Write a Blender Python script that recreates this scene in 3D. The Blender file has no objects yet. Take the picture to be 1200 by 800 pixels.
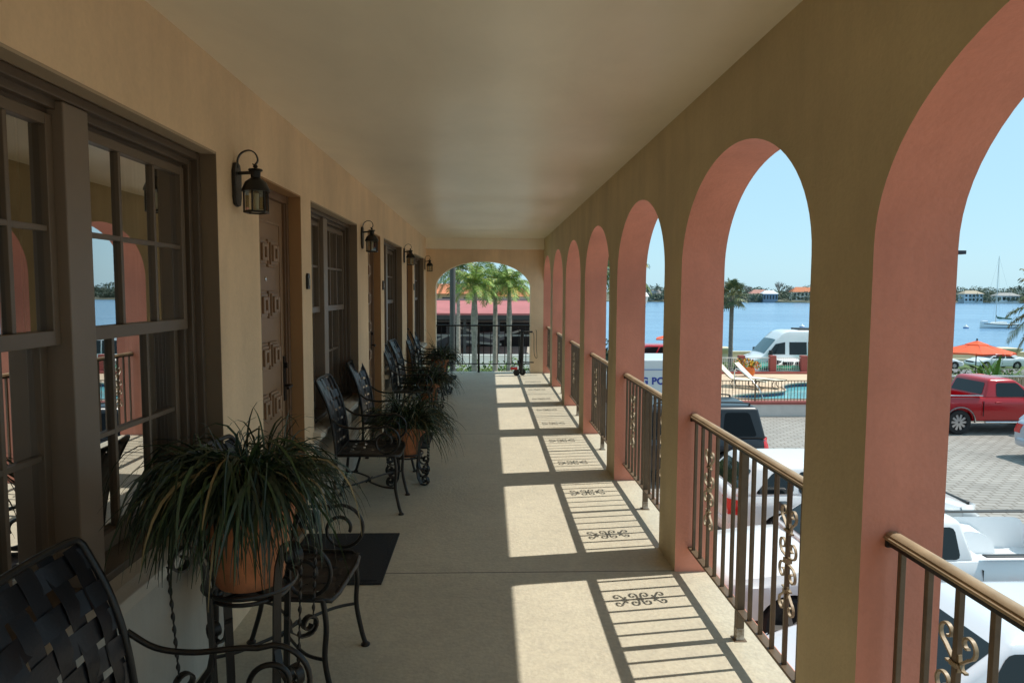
import bpy, bmesh, math, random
from mathutils import Vector, Matrix
from mathutils.geometry import tessellate_polygon
R = math.radians
PI = math.pi
random.seed(7)
scene = bpy.context.scene
COL = scene.collection

# ------------------------------------------------------------------ camera
CH = 1.65
F, PITCH, YAW, ROLL = 800.3, .0737, .0353, .005
cam_d = bpy.data.cameras.new('camera')
cam = bpy.data.objects.new('camera', cam_d)
COL.objects.link(cam)
cam_d.sensor_fit = 'HORIZONTAL'
cam_d.sensor_width = 36
cam_d.lens = F / 1200 * 36
cam_d.clip_start = .05
cam_d.clip_end = 6000
dh = Vector((math.sin(YAW), math.cos(YAW), 0))
rt = Vector((math.cos(YAW), -math.sin(YAW), 0))
zz = Vector((0, 0, 1))
up = dh * math.sin(PITCH) + zz * math.cos(PITCH)
fw = dh * math.cos(PITCH) - zz * math.sin(PITCH)
c_, s_ = math.cos(ROLL), math.sin(ROLL)
rt2 = rt * c_ + up * s_
up2 = up * c_ - rt * s_
m = Matrix((rt2, up2, -fw)).transposed().to_4x4()
m.translation = (0, 0, CH)
cam.matrix_world = m
scene.camera = cam


def at(px, py, Y):
    """survey helper: the place at distance Y along the walkway that a photo point sits at"""
    d = rt2 * ((px - 600) / F) - up2 * ((py - 400) / F) + fw
    return Vector((0, 0, CH)) + d * (Y / d.y)


# ------------------------------------------------------------------ tagging
def tag(o, label=None, cat=None, group=None, kind=None):
    if label: o['label'] = label
    if cat: o['category'] = cat
    if group: o['group'] = group
    if kind: o['kind'] = kind
    return o


def thing(name, label, cat, loc=(0, 0, 0), rz=0, group=None):
    o = bpy.data.objects.new(name, None)
    COL.objects.link(o)
    o.empty_display_size = .1
    o.location = loc
    o.rotation_euler = (0, 0, rz)
    return tag(o, label, cat, group)


def dup(o, parent=None, loc=None, rz=None, label=None):
    c = o.copy()
    COL.objects.link(c)
    c.parent = parent
    if loc is not None: c.location = loc
    if rz is not None: c.rotation_euler = (0, 0, rz)
    if label: c['label'] = label
    for ch in [x for x in bpy.data.objects if x.parent == o]:
        dup(ch, c)
    return c


# ------------------------------------------------------------------ materials
MATS = {}


def mat(name, col, rough=.6, metal=0., var=.0, vscale=4., bump=0., bscale=60., spec=.5, col2=None, fine=0., coat=0., emit=None):
    if name in MATS: return MATS[name]
    M = bpy.data.materials.new(name)
    M.use_nodes = True
    nt = M.node_tree
    b = nt.nodes['Principled BSDF']
    b.inputs['Base Color'].default_value = (*col, 1)
    b.inputs['Roughness'].default_value = rough
    b.inputs['Metallic'].default_value = metal
    b.inputs['Specular IOR Level'].default_value = spec
    if coat:
        b.inputs['Coat Weight'].default_value = coat
        b.inputs['Coat Roughness'].default_value = .05
    N, Lk = nt.nodes, nt.links
    if var or bump or fine or col2:
        tc = N.new('ShaderNodeTexCoord')
        src = tc.outputs['Object']
    if var or col2:
        n = N.new('ShaderNodeTexNoise')
        n.inputs['Scale'].default_value = vscale
        n.inputs['Detail'].default_value = 6
        n.inputs['Roughness'].default_value = .6
        Lk.new(src, n.inputs['Vector'])
        r = N.new('ShaderNodeValToRGB')
        r.color_ramp.elements[0].position = .3
        r.color_ramp.elements[1].position = .7
        c2 = col2 or tuple(min(1, x * (1 + var)) for x in col)
        c1 = tuple(x * (1 - var) for x in col)
        r.color_ramp.elements[0].color = (*c1, 1)
        r.color_ramp.elements[1].color = (*c2, 1)
        Lk.new(n.outputs['Fac'], r.inputs['Fac'])
        out = r.outputs['Color']
        if fine:
            n3 = N.new('ShaderNodeTexNoise')
            n3.inputs['Scale'].default_value = bscale
            n3.inputs['Detail'].default_value = 3
            Lk.new(src, n3.inputs['Vector'])
            mr = N.new('ShaderNodeMapRange')
            mr.inputs['From Min'].default_value = .3
            mr.inputs['From Max'].default_value = .7
            mr.inputs['To Min'].default_value = 1 - fine
            mr.inputs['To Max'].default_value = 1 + fine
            Lk.new(n3.outputs['Fac'], mr.inputs['Value'])
            mx = N.new('ShaderNodeMix')
            mx.data_type = 'RGBA'
            mx.blend_type = 'MULTIPLY'
            mx.inputs[0].default_value = 1
            Lk.new(out, mx.inputs[6])
            Lk.new(mr.outputs['Result'], mx.inputs[7])
            out = mx.outputs[2]
        Lk.new(out, b.inputs['Base Color'])
    if bump:
        n2 = N.new('ShaderNodeTexNoise')
        n2.inputs['Scale'].default_value = bscale
        n2.inputs['Detail'].default_value = 4
        Lk.new(src, n2.inputs['Vector'])
        bp = N.new('ShaderNodeBump')
        bp.inputs['Strength'].default_value = bump
        bp.inputs['Distance'].default_value = .01
        Lk.new(n2.outputs['Fac'], bp.inputs['Height'])
        Lk.new(bp.outputs['Normal'], b.inputs['Normal'])
    MATS[name] = M
    return M


def glass_mat(name, tint=(.9, .93, .92), refl=1.0, dark=0.):
    """thin pane: fresnel-like reflection over see-through glass"""
    if name in MATS: return MATS[name]
    M = bpy.data.materials.new(name)
    M.use_nodes = True
    nt = M.node_tree
    N, Lk = nt.nodes, nt.links
    N.remove(N['Principled BSDF'])
    lw = N.new('ShaderNodeFresnel')
    lw.inputs['IOR'].default_value = 1.65
    mr = N.new('ShaderNodeMath')
    mr.operation = 'MULTIPLY'
    mr.use_clamp = True
    mr.inputs[1].default_value = refl
    Lk.new(lw.outputs[0], mr.inputs[0])
    tr = N.new('ShaderNodeBsdfTransparent')
    tr.inputs[0].default_value = (*tint, 1)
    gl = N.new('ShaderNodeBsdfGlossy')
    gl.inputs['Roughness'].default_value = .005
    mx = N.new('ShaderNodeMixShader')
    Lk.new(mr.outputs[0], mx.inputs[0])
    Lk.new(tr.outputs[0], mx.inputs[1])
    Lk.new(gl.outputs[0], mx.inputs[2])
    Lk.new(mx.outputs[0], N['Material Output'].inputs[0])
    MATS[name] = M
    return M


def paint(name, col, rough=.25, metal=0., coat=.8):
    return mat(name, col, rough, metal, spec=.5, coat=coat)


WALL = mat('tan_stucco', (.78, .575, .375), .85, var=.11, vscale=1.1, bump=.22, bscale=55, fine=.025)
PINK = mat('pink_stucco', (.70, .285, .20), .8, var=.11, vscale=1.3, bump=.22, bscale=60, fine=.025)
ARC = mat('olive_tan_stucco', (.60, .50, .32), .85, var=.11, vscale=1.2, bump=.22, bscale=55, fine=.025)
CEIL = mat('ceiling_plaster', (.90, .82, .66), .30, var=.05, vscale=.6, bump=.10, bscale=3.0)
LOWER = mat('grey_cream_stucco', (.56, .50, .42), .85, var=.06, vscale=2, bump=.25, bscale=60)
JAMB = mat('jamb_paint', (.36, .20, .09), .7, var=.06, vscale=2, bump=.1, bscale=50)
BROWN = mat('brown_window_paint', (.105, .075, .052), .38, var=.12, vscale=5, bump=.05, bscale=80)
DOORP = mat('brown_door_paint', (.27, .165, .095), .42, var=.1, vscale=6, bump=.08, bscale=60)
DARKM = mat('black_wrought_iron', (.018, .016, .015), .36, .3, var=.25, vscale=20, bump=.1, bscale=150, spec=.5)
STRAP = mat('black_metal_strap', (.022, .021, .024), .33, .4, var=.2, vscale=14, bump=.06, bscale=120)
BRONZE = mat('bronze_rail_paint', (.135, .092, .055), .5, .1, var=.25, vscale=9, bump=.1, bscale=120)
RAILTOP = mat('handrail_paint', (.36, .275, .175), .5, .05, var=.18, vscale=9, bump=.08, bscale=90)
TERRA = mat('terracotta', (.55, .20, .085), .8, var=.18, vscale=9, bump=.2, bscale=70)
SOIL = mat('potting_soil', (.04, .028, .02), .95, var=.3, vscale=40)
BLADE = mat('dark_green_blade', (.014, .028, .010), .5, var=.45, vscale=9)
BLADE2 = mat('mid_green_blade', (.034, .062, .020), .5, var=.4, vscale=9)
BLADE3 = mat('dry_blade', (.22, .17, .08), .7, var=.3, vscale=9)
BULB = mat('lamp_glass_inner', (.75, .72, .6), .4)
BLACK = mat('black_plastic', (.012, .012, .012), .5)
RUBBER = mat('tyre_rubber', (.016, .016, .017), .8, var=.2, vscale=30)
CHROME = mat('bright_metal', (.7, .7, .7), .18, 1.)
ALLOY = mat('alloy_wheel', (.55, .56, .58), .3, .9)
CARGLASS = mat('car_glass', (.010, .013, .015), .03, spec=.45)
CARBLUE = mat('car_glass_blue', (.05, .11, .13), .04, spec=.9)
REDLENS = mat('red_lens', (.6, .02, .02), .15, coat=.5)
CLEARLENS = mat('clear_lens', (.7, .72, .74), .08, spec=.8)
PANE = glass_mat('window_glass', (.80, .84, .82), 6.0)
LANT = glass_mat('lantern_glass', (.85, .85, .78), 1.2)
CURT = mat('curtain_cloth', (.72, .68, .56), .9, var=.12, vscale=3)
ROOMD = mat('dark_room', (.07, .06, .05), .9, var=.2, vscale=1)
MATB = mat('doormat_fibre', (.018, .018, .019), .95, var=.3, vscale=60, bump=.6, bscale=300)


def weather(M, sc, lo, hi):
    nt = M.node_tree
    N, Lk = nt.nodes, nt.links
    b = N['Principled BSDF']
    tc = N.new('ShaderNodeTexCoord')
    mp = N.new('ShaderNodeMapping')
    mp.inputs['Scale'].default_value = sc
    Lk.new(tc.outputs['Object'], mp.inputs['Vector'])
    n = N.new('ShaderNodeTexNoise')
    n.inputs['Scale'].default_value = 1
    n.inputs['Detail'].default_value = 7
    n.inputs['Roughness'].default_value = .65
    n.inputs['Distortion'].default_value = .4
    Lk.new(mp.outputs[0], n.inputs['Vector'])
    mr = N.new('ShaderNodeMapRange')
    mr.inputs['From Min'].default_value = .32
    mr.inputs['From Max'].default_value = .62
    mr.inputs['To Min'].default_value = lo
    mr.inputs['To Max'].default_value = hi
    Lk.new(n.outputs['Fac'], mr.inputs['Value'])
    old = b.inputs['Base Color'].links[0].from_socket
    mx = N.new('ShaderNodeMix')
    mx.data_type = 'RGBA'
    mx.blend_type = 'MULTIPLY'
    mx.inputs[0].default_value = 1
    Lk.new(old, mx.inputs[6])
    Lk.new(mr.outputs['Result'], mx.inputs[7])
    Lk.new(mx.outputs[2], b.inputs['Base Color'])


for M_ in (WALL, PINK, ARC):
    weather(M_, (3.2, 3.2, .5), .90, 1.03)
    weather(M_, (.9, .9, .9), .93, 1.04)
weather(LOWER, (4, 4, .8), .84, 1.03)
weather(CEIL, (1.6, .8, 1), .93, 1.02)
weather(TERRA, (9, 9, 5), .72, 1.08)


def floor_mat():
    M = mat('walkway_coating', (.535, .485, .37), .6, var=.08, vscale=1.6, bump=.35, bscale=46, fine=.07)
    nt = M.node_tree
    N, Lk = nt.nodes, nt.links
    b = N['Principled BSDF']
    # worn, darker traffic stains
    tc = N.new('ShaderNodeTexCoord')
    n = N.new('ShaderNodeTexNoise')
    n.inputs['Scale'].default_value = 14
    n.inputs['Detail'].default_value = 9
    n.inputs['Roughness'].default_value = .75
    Lk.new(tc.outputs['Object'], n.inputs['Vector'])
    r = N.new('ShaderNodeValToRGB')
    r.color_ramp.elements[0].position = .36
    r.color_ramp.elements[0].color = (.87, .87, .89, 1)
    r.color_ramp.elements[1].position = .56
    r.color_ramp.elements[1].color = (1, 1, 1, 1)
    Lk.new(n.outputs['Fac'], r.inputs['Fac'])
    old = b.inputs['Base Color'].links[0].from_socket
    mx = N.new('ShaderNodeMix')
    mx.data_type = 'RGBA'
    mx.blend_type = 'MULTIPLY'
    mx.inputs[0].default_value = 1
    Lk.new(old, mx.inputs[6])
    Lk.new(r.outputs['Color'], mx.inputs[7])
    # sawn joints across the walkway
    sp = N.new('ShaderNodeSeparateXYZ')
    Lk.new(tc.outputs['Object'], sp.inputs[0])
    md = N.new('ShaderNodeMath')
    md.operation = 'PINGPONG'
    md.inputs[1].default_value = 1.955
    Lk.new(sp.outputs['Y'], md.inputs[0])
    lt = N.new('ShaderNodeMath')
    lt.operation = 'LESS_THAN'
    lt.inputs[1].default_value = .006
    Lk.new(md.outputs[0], lt.inputs[0])
    m2 = N.new('ShaderNodeMix')
    m2.data_type = 'RGBA'
    m2.inputs[7].default_value = (.16, .145, .12, 1)
    Lk.new(lt.outputs[0], m2.inputs[0])
    Lk.new(mx.outputs[2], m2.inputs[6])
    Lk.new(m2.outputs[2], b.inputs['Base Color'])
    return M


FLOOR = floor_mat()


def paver_mat():
    M = bpy.data.materials.new('brick_pavers')
    M.use_nodes = True
    nt = M.node_tree
    N, Lk = nt.nodes, nt.links
    b = N['Principled BSDF']
    b.inputs['Roughness'].default_value = .85
    tc = N.new('ShaderNodeTexCoord')
    mp = N.new('ShaderNodeMapping')
    mp.inputs['Rotation'].default_value = (0, 0, R(8))
    Lk.new(tc.outputs['Object'], mp.inputs['Vector'])
    br = N.new('ShaderNodeTexBrick')
    br.inputs['Scale'].default_value = 1
    br.inputs['Brick Width'].default_value = .32
    br.inputs['Row Height'].default_value = .20
    br.inputs['Mortar Size'].default_value = .022
    br.inputs['Mortar Smooth'].default_value = .2
    br.inputs['Color1'].default_value = (.29, .27, .245, 1)
    br.inputs['Color2'].default_value = (.35, .325, .295, 1)
    br.inputs['Mortar'].default_value = (.20, .175, .15, 1)
    Lk.new(mp.outputs[0], br.inputs['Vector'])
    n = N.new('ShaderNodeTexNoise')
    n.inputs['Scale'].default_value = .35
    n.inputs['Detail'].default_value = 8
    Lk.new(tc.outputs['Object'], n.inputs['Vector'])
    mr = N.new('ShaderNodeMapRange')
    mr.inputs['From Min'].default_value = .3
    mr.inputs['From Max'].default_value = .7
    mr.inputs['To Min'].default_value = .78
    mr.inputs['To Max'].default_value = 1.12
    Lk.new(n.outputs['Fac'], mr.inputs['Value'])
    mx = N.new('ShaderNodeMix')
    mx.data_type = 'RGBA'
    mx.blend_type = 'MULTIPLY'
    mx.inputs[0].default_value = 1
    Lk.new(br.outputs['Color'], mx.inputs[6])
    Lk.new(mr.outputs['Result'], mx.inputs[7])
    Lk.new(mx.outputs[2], b.inputs['Base Color'])
    bp = N.new('ShaderNodeBump')
    bp.inputs['Strength'].default_value = .5
    bp.inputs['Distance'].default_value = .01
    bp.invert = True
    Lk.new(br.outputs['Fac'], bp.inputs['Height'])
    Lk.new(bp.outputs['Normal'], b.inputs['Normal'])
    return M


PAVER = paver_mat()


def water_mat(name, deep, light, scale, strength, rough, dist):
    M = bpy.data.materials.new(name)
    M.use_nodes = True
    nt = M.node_tree
    N, Lk = nt.nodes, nt.links
    b = N['Principled BSDF']
    b.inputs['Roughness'].default_value = rough
    b.inputs['IOR'].default_value = 1.33
    tc = N.new('ShaderNodeTexCoord')
    mp = N.new('ShaderNodeMapping')
    mp.inputs['Scale'].default_value = (.25, 1, 1)
    Lk.new(tc.outputs['Object'], mp.inputs['Vector'])
    n = N.new('ShaderNodeTexNoise')
    n.inputs['Scale'].default_value = scale * .12
    n.inputs['Detail'].default_value = 6
    Lk.new(mp.outputs[0], n.inputs['Vector'])
    r = N.new('ShaderNodeValToRGB')
    r.color_ramp.elements[0].position = .35
    r.color_ramp.elements[1].position = .68
    r.color_ramp.elements[0].color = (*deep, 1)
    r.color_ramp.elements[1].color = (*light, 1)
    Lk.new(n.outputs['Fac'], r.inputs['Fac'])
    Lk.new(r.outputs['Color'], b.inputs['Base Color'])
    n2 = N.new('ShaderNodeTexNoise')
    n2.inputs['Scale'].default_value = scale
    n2.inputs['Detail'].default_value = 5
    Lk.new(tc.outputs['Object'], n2.inputs['Vector'])
    bp = N.new('ShaderNodeBump')
    bp.inputs['Strength'].default_value = strength
    bp.inputs['Distance'].default_value = dist
    Lk.new(n2.outputs['Fac'], bp.inputs['Height'])
    Lk.new(bp.outputs['Normal'], b.inputs['Normal'])
    return M


# ------------------------------------------------------------------ mesh builder
class MB:
    def __init__(s):
        s.v, s.f, s.mi = [], [], []

    def add(s, vs, fs, mi=0):
        o = len(s.v)
        s.v += [tuple(p) for p in vs]
        s.f += [tuple(i + o for i in f) for f in fs]
        s.mi += [mi] * len(fs)
        return s

    def box(s, x0, x1, y0, y1, z0, z1, M=None, mi=0):
        vs = [Vector((x, y, z)) for z in (z0, z1) for y in (y0, y1) for x in (x0, x1)]
        if M is not None: vs = [M @ p for p in vs]
        return s.add(vs, [(0, 2, 3, 1), (4, 5, 7, 6), (0, 1, 5, 4), (2, 6, 7, 3), (0, 4, 6, 2), (1, 3, 7, 5)], mi)

    def quad(s, a, b, c, d, mi=0):
        return s.add([a, b, c, d], [(0, 1, 2, 3)], mi)

    def tube(s, path, r, n=8, closed=False, cap=True, mi=0):
        P = [Vector(p) for p in path]
        k = len(P)
        rr = r if isinstance(r, (list, tuple)) else [r] * k
        T = []
        for i in range(k):
            a = P[(i - 1) % k] if (closed or i > 0) else P[i]
            b = P[(i + 1) % k] if (closed or i < k - 1) else P[i]
            t = (b - a)
            T.append(t.normalized() if t.length > 1e-9 else Vector((0, 0, 1)))
        ref = Vector((0, 0, 1)) if abs(T[0].z) < .9 else Vector((1, 0, 0))
        u = T[0].cross(ref).normalized()
        vs = []
        for i in range(k):
            u = (u - T[i] * u.dot(T[i]))
            u = u.normalized() if u.length > 1e-6 else T[i].orthogonal().normalized()
            w = T[i].cross(u)
            for j in range(n):
                a = 2 * PI * j / n
                vs.append(P[i] + (u * math.cos(a) + w * math.sin(a)) * rr[i])
        fs = []
        for i in range(k if closed else k - 1):
            i2 = (i + 1) % k
            for j in range(n):
                j2 = (j + 1) % n
                fs.append((i * n + j, i * n + j2, i2 * n + j2, i2 * n + j))
        if cap and not closed:
            fs.append(tuple(range(n - 1, -1, -1)))
            fs.append(tuple((k - 1) * n + j for j in range(n)))
        return s.add(vs, fs, mi)

    def bar(s, path, axis, w, t, mi=0):
        """flat bar: w wide along axis, t thick, following path"""
        P = [Vector(p) for p in path]
        ax = Vector(axis).normalized()
        k = len(P)
        vs = []
        for i in range(k):
            d = (P[min(i + 1, k - 1)] - P[max(i - 1, 0)])
            n = ax.cross(d)
            n = n.normalized() if n.length > 1e-9 else Vector((0, 0, 1))
            for a, b in ((-1, -1), (1, -1), (1, 1), (-1, 1)):
                vs.append(P[i] + ax * (a * w / 2) + n * (b * t / 2))
        fs = [(3, 2, 1, 0), tuple((k - 1) * 4 + j for j in range(4))]
        for i in range(k - 1):
            for j in range(4):
                j2 = (j + 1) % 4
                fs.append((i * 4 + j, i * 4 + j2, i * 4 + 4 + j2, i * 4 + 4 + j))
        return s.add(vs, fs, mi)

    def lathe(s, prof, c=(0, 0, 0), n=24, M=None, mi=0, a0=0.):
        vs, fs = [], []
        for r, z in prof:
            for j in range(n):
                a = 2 * PI * j / n + a0
                p = Vector((r * math.cos(a), r * math.sin(a), z))
                p = (M @ p) if M is not None else p + Vector(c)
                vs.append(p)
        for i in range(len(prof) - 1):
            for j in range(n):
                j2 = (j + 1) % n
                fs.append((i * n + j, i * n + j2, (i + 1) * n + j2, (i + 1) * n + j))
        fs.append(tuple(range(n - 1, -1, -1)))
        fs.append(tuple((len(prof) - 1) * n + j for j in range(n)))
        return s.add(vs, fs, mi)

    def loft(s, rings, mi=0, cap=True):
        n = len(rings[0])
        vs = [p for r in rings for p in r]
        fs = []
        for i in range(len(rings) - 1):
            for j in range(n):
                j2 = (j + 1) % n
                fs.append((i * n + j, i * n + j2, (i + 1) * n + j2, (i + 1) * n + j))
        if cap:
            fs.append(tuple(range(n - 1, -1, -1)))
            fs.append(tuple((len(rings) - 1) * n + j for j in range(n)))
        return s.add(vs, fs, mi)

    def extr(s, poly, fn, d0, d1, mi=0):
        """prism of a 2D polygon; fn(u, v, d) -> point"""
        n = len(poly)
        vs = [fn(u, v, d0) for u, v in poly] + [fn(u, v, d1) for u, v in poly]
        fs = [tuple(range(n - 1, -1, -1)), tuple(range(n, 2 * n))]
        fs += [(i, (i + 1) % n, n + (i + 1) % n, n + i) for i in range(n)]
        return s.add(vs, fs, mi)

    def build(s, name, mats, parent=None, smooth=None, bevel=0, seg=2, fixn=True):
        me = bpy.data.meshes.new(name)
        me.from_pydata(s.v, [], s.f)
        mats = mats if isinstance(mats, (list, tuple)) else [mats]
        for x in mats: me.materials.append(x)
        if len(mats) > 1: me.polygons.foreach_set('material_index', s.mi)
        if fixn:
            bm = bmesh.new()
            bm.from_mesh(me)
            bmesh.ops.recalc_face_normals(bm, faces=bm.faces)
            bm.to_mesh(me)
            bm.free()
        if smooth is not None:
            me.polygons.foreach_set('use_smooth', [True] * len(me.polygons))
            if smooth > 0: me.set_sharp_from_angle(angle=R(smooth))
        me.update()
        o = bpy.data.objects.new(name, me)
        COL.objects.link(o)
        o.parent = parent
        if bevel:
            b = o.modifiers.new('bevel', 'BEVEL')
            b.width = bevel
            b.segments = seg
            b.limit_method = 'ANGLE'
            b.angle_limit = R(35)
            b.harden_normals = False
        return o


def spiral(cx, cy, r0, r1, a0, a1, n=14):
    return [(cx + (r0 + (r1 - r0) * i / n) * math.cos(a0 + (a1 - a0) * i / n),
             cy + (r0 + (r1 - r0) * i / n) * math.sin(a0 + (a1 - a0) * i / n)) for i in range(n + 1)]


def smoothpath(pts, n=6):
    P = [Vector(p) for p in pts]
    out = []
    for i in range(len(P) - 1):
        p0, p1, p2, p3 = P[max(i - 1, 0)], P[i], P[i + 1], P[min(i + 2, len(P) - 1)]
        for k in range(n):
            t = k / n
            out.append(.5 * ((2 * p1) + (p2 - p0) * t + (2 * p0 - 5 * p1 + 4 * p2 - p3) * t * t + (3 * p1 - p0 - 3 * p2 + p3) * t ** 3))
    out.append(P[-1])
    return out


# ------------------------------------------------------------------ sizes of the walkway
XL, XR, XO = -1.227, 1.108, 1.357
H = 2.682
PITCHB, PW, Y0 = 1.955, .38, 1.94
YE = 13.67
GZ = -2.9

# ------------------------------------------------------------------ world and sun
w = bpy.data.worlds.new('World')
scene.world = w
w.use_nodes = True
nt = w.node_tree
sky = nt.nodes.new('ShaderNodeTexSky')
sky.sky_type = 'NISHITA'
sky.sun_disc = False
SUN = Vector((1, .14, 1.538)).normalized()
sky.sun_elevation = math.asin(SUN.z)
sky.sun_rotation = math.atan2(SUN.x, SUN.y)
sky.air_density = 1.0
sky.dust_density = .6
sky.ozone_density = 1.5
pale = nt.nodes.new('ShaderNodeMix')
pale.data_type = 'RGBA'
pale.inputs[0].default_value = .72
pale.inputs[7].default_value = (4.8, 8.2, 10.0, 1)
nt.links.new(sky.outputs[0], pale.inputs[6])
nt.links.new(pale.outputs[2], nt.nodes['Background'].inputs[0])
nt.nodes['Background'].inputs[1].default_value = .111
sd = bpy.data.lights.new('sun', 'SUN')
sd.energy = 4.9
sd.angle = R(.5)
sd.color = (1, .95, .86)
so = bpy.data.objects.new('sun', sd)
COL.objects.link(so)
so.rotation_euler = (-SUN).to_track_quat('-Z', 'Y').to_euler()
so.location = (20, 5, 40)

# ================================================================== the building
B = thing('motel_building', 'tan stucco motel gallery with pink arches on one side and room doors opposite', 'building')

# ---- walkway floor
f = MB()
f.box(XL - .12, XO - .012, -6, YE + .32, -.3, 0)
tag(f.build('walkway_floor', FLOOR, None, bevel=.008), kind='structure')

# ---- room wall with openings
ROOM = 3.32
doors = [(3.74 + ROOM * i, 3.74 + .83 + ROOM * i) for i in range(3)]
wins = [(1.5 + ROOM * i, 3.18 + ROOM * i) for i in range(4)]
ZD, ZW0, ZW1, WT = 2.263, .655, 2.268, .3
ops = sorted([(a, b, 0, ZD) for a, b in doors] + [(a, b, ZW0, ZW1) for a, b in wins])
wl = MB()
low = MB()
y = -6
for a, b, z0, z1 in ops:
    wl.box(XL - WT, XL, y, a, 0, H)
    wl.box(XL - WT, XL, a, b, z1, H)
    if z0 > 0:
        low = MB()
        low.box(XL - WT, XL - .004, a, b, 0, z0 - .06)
        low.build('under_window_panel', LOWER, B)
    y = b
wl.box(XL - WT, XL, y, YE, 0, H)
wl.build('room_wall', WALL, B)
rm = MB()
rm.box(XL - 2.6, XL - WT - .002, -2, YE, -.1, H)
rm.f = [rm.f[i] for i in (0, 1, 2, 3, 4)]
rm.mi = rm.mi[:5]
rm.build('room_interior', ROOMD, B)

# ---- ceiling, beam, roof
cm = MB()
vs, nY = [], 260
for i in range(nY + 1):
    yy = -6 + (YE + 6.2) * i / nY
    for xx in (XL - .01, XL + .8, XR - .8, XR + .01):
        vs.append((xx, yy, H - .005 + (.0042 if XL < xx < XR else .0003) * math.sin(2 * PI * yy / 1.32 + .9 * math.sin(yy * 1.1) + .25 * xx)))
cm.add(vs, [(i * 4 + j, i * 4 + j + 1, i * 4 + 5 + j, i * 4 + 4 + j) for i in range(nY) for j in range(3)])
cm.build('ceiling', CEIL, B, smooth=0, fixn=False)
MB().box(XL + .002, XR - .002, YE - .17, YE + .1, 2.472, H).build('beam', CEIL, B, bevel=.006)
rf = MB()
rf.box(XL - 3, 1.80, -6, YE + .6, H + .06, H + .3)
rf.box(1.76, 1.845, -6, YE + .6, 2.62, H + .32)
rf.build('roof', mat('fascia_paint', (.62, .42, .3), .7, var=.05), B)

# ---- arcade wall: arches 7 in view, the row goes on behind the camera
ARCH_Z0, ARCH_R = 1.78, .535


def arch_wall(mb, y0, y1, zt, fn_in, fn_out, spring, rise, N=36):
    """opening y0..y1; adds spandrel faces and the soffit; fn(y,z)"""
    c, h = (y0 + y1) / 2, (y1 - y0) / 2
    pts = []
    for i in range(N + 1):
        a = PI - PI * i / N
        pts.append((c + h * math.cos(a), spring + rise * math.sin(a)))
    for i in range(N):
        (ya, za), (yb, zb) = pts[i], pts[i + 1]
        mb.quad(fn_in(ya, za), fn_in(yb, zb), fn_in(yb, zt), fn_in(ya, zt), 0)
        mb.quad(fn_out(yb, zb), fn_out(ya, za), fn_out(ya, zt), fn_out(yb, zt), 2)
        mb.quad(fn_out(ya, za), fn_out(yb, zb), fn_in(yb, zb), fn_in(ya, za), 1)


aw = MB()
fi = lambda y, z: (XR, y, z)
fo = lambda y, z: (XO, y, z)
for k in range(-4, 7):
    ya = Y0 + PITCHB * k
    yb = ya + PW
    if k == 6: yb = YE + .3
    aw.quad(fi(ya, 0), fi(ya, H), fi(yb, H), fi(yb, 0), 0)
    aw.quad(fo(ya, 0), fo(yb, 0), fo(yb, H), fo(ya, H), 2)
    zs = [0, .3, .7, 1.2, ARCH_Z0]
    for za, zb in zip(zs, zs[1:]):
        aw.quad(fi(ya, za), fo(ya, za), fo(ya, zb), fi(ya, zb), 1)
        aw.quad(fi(yb, za), fi(yb, zb), fo(yb, zb), fo(yb, za), 1)
    if k < 6:
        arch_wall(aw, yb, Y0 + PITCHB * (k + 1), H, fi, fo, ARCH_Z0, ARCH_R)
ao = aw.build('arcade_wall', [ARC, PINK, PINK], B, fixn=False, smooth=30)
# facade below the walkway
lw = MB()
lw.box(XO - .2, XO, -6, YE + .3, GZ, -.302)
lw.box(XO - .01, XO - .001, -6, YE + .33, -.301, -.012)
lw.box(XL - 3, XL + .4, YE + .1, YE + .3, GZ, -.302)
lw.build('lower_facade', PINK, B)
# end wall with its wide arch
ew = MB()
ei = lambda x, z: (x, YE, z)
eo = lambda x, z: (x, YE + .28, z)
EX0, EX1, ES, ER = -1.045, .852, 1.70, .535
for a, b in ((XL, EX0), (EX1, XR)):
    ew.quad(ei(a, 0), ei(b, 0), ei(b, 2.6), ei(a, 2.6), 0)
    ew.quad(eo(b, 0), eo(a, 0), eo(a, 2.6), eo(b, 2.6), 2)
ew.quad(ei(EX0, 0), eo(EX0, 0), eo(EX0, ES), ei(EX0, ES), 1)
ew.quad(eo(EX1, 0), ei(EX1, 0), ei(EX1, ES), eo(EX1, ES), 1)
arch_wall(ew, EX0, EX1, 2.6, ei, eo, ES, ER)
ew.build('end_wall', [WALL, WALL, PINK], B, fixn=False, smooth=30)


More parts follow.
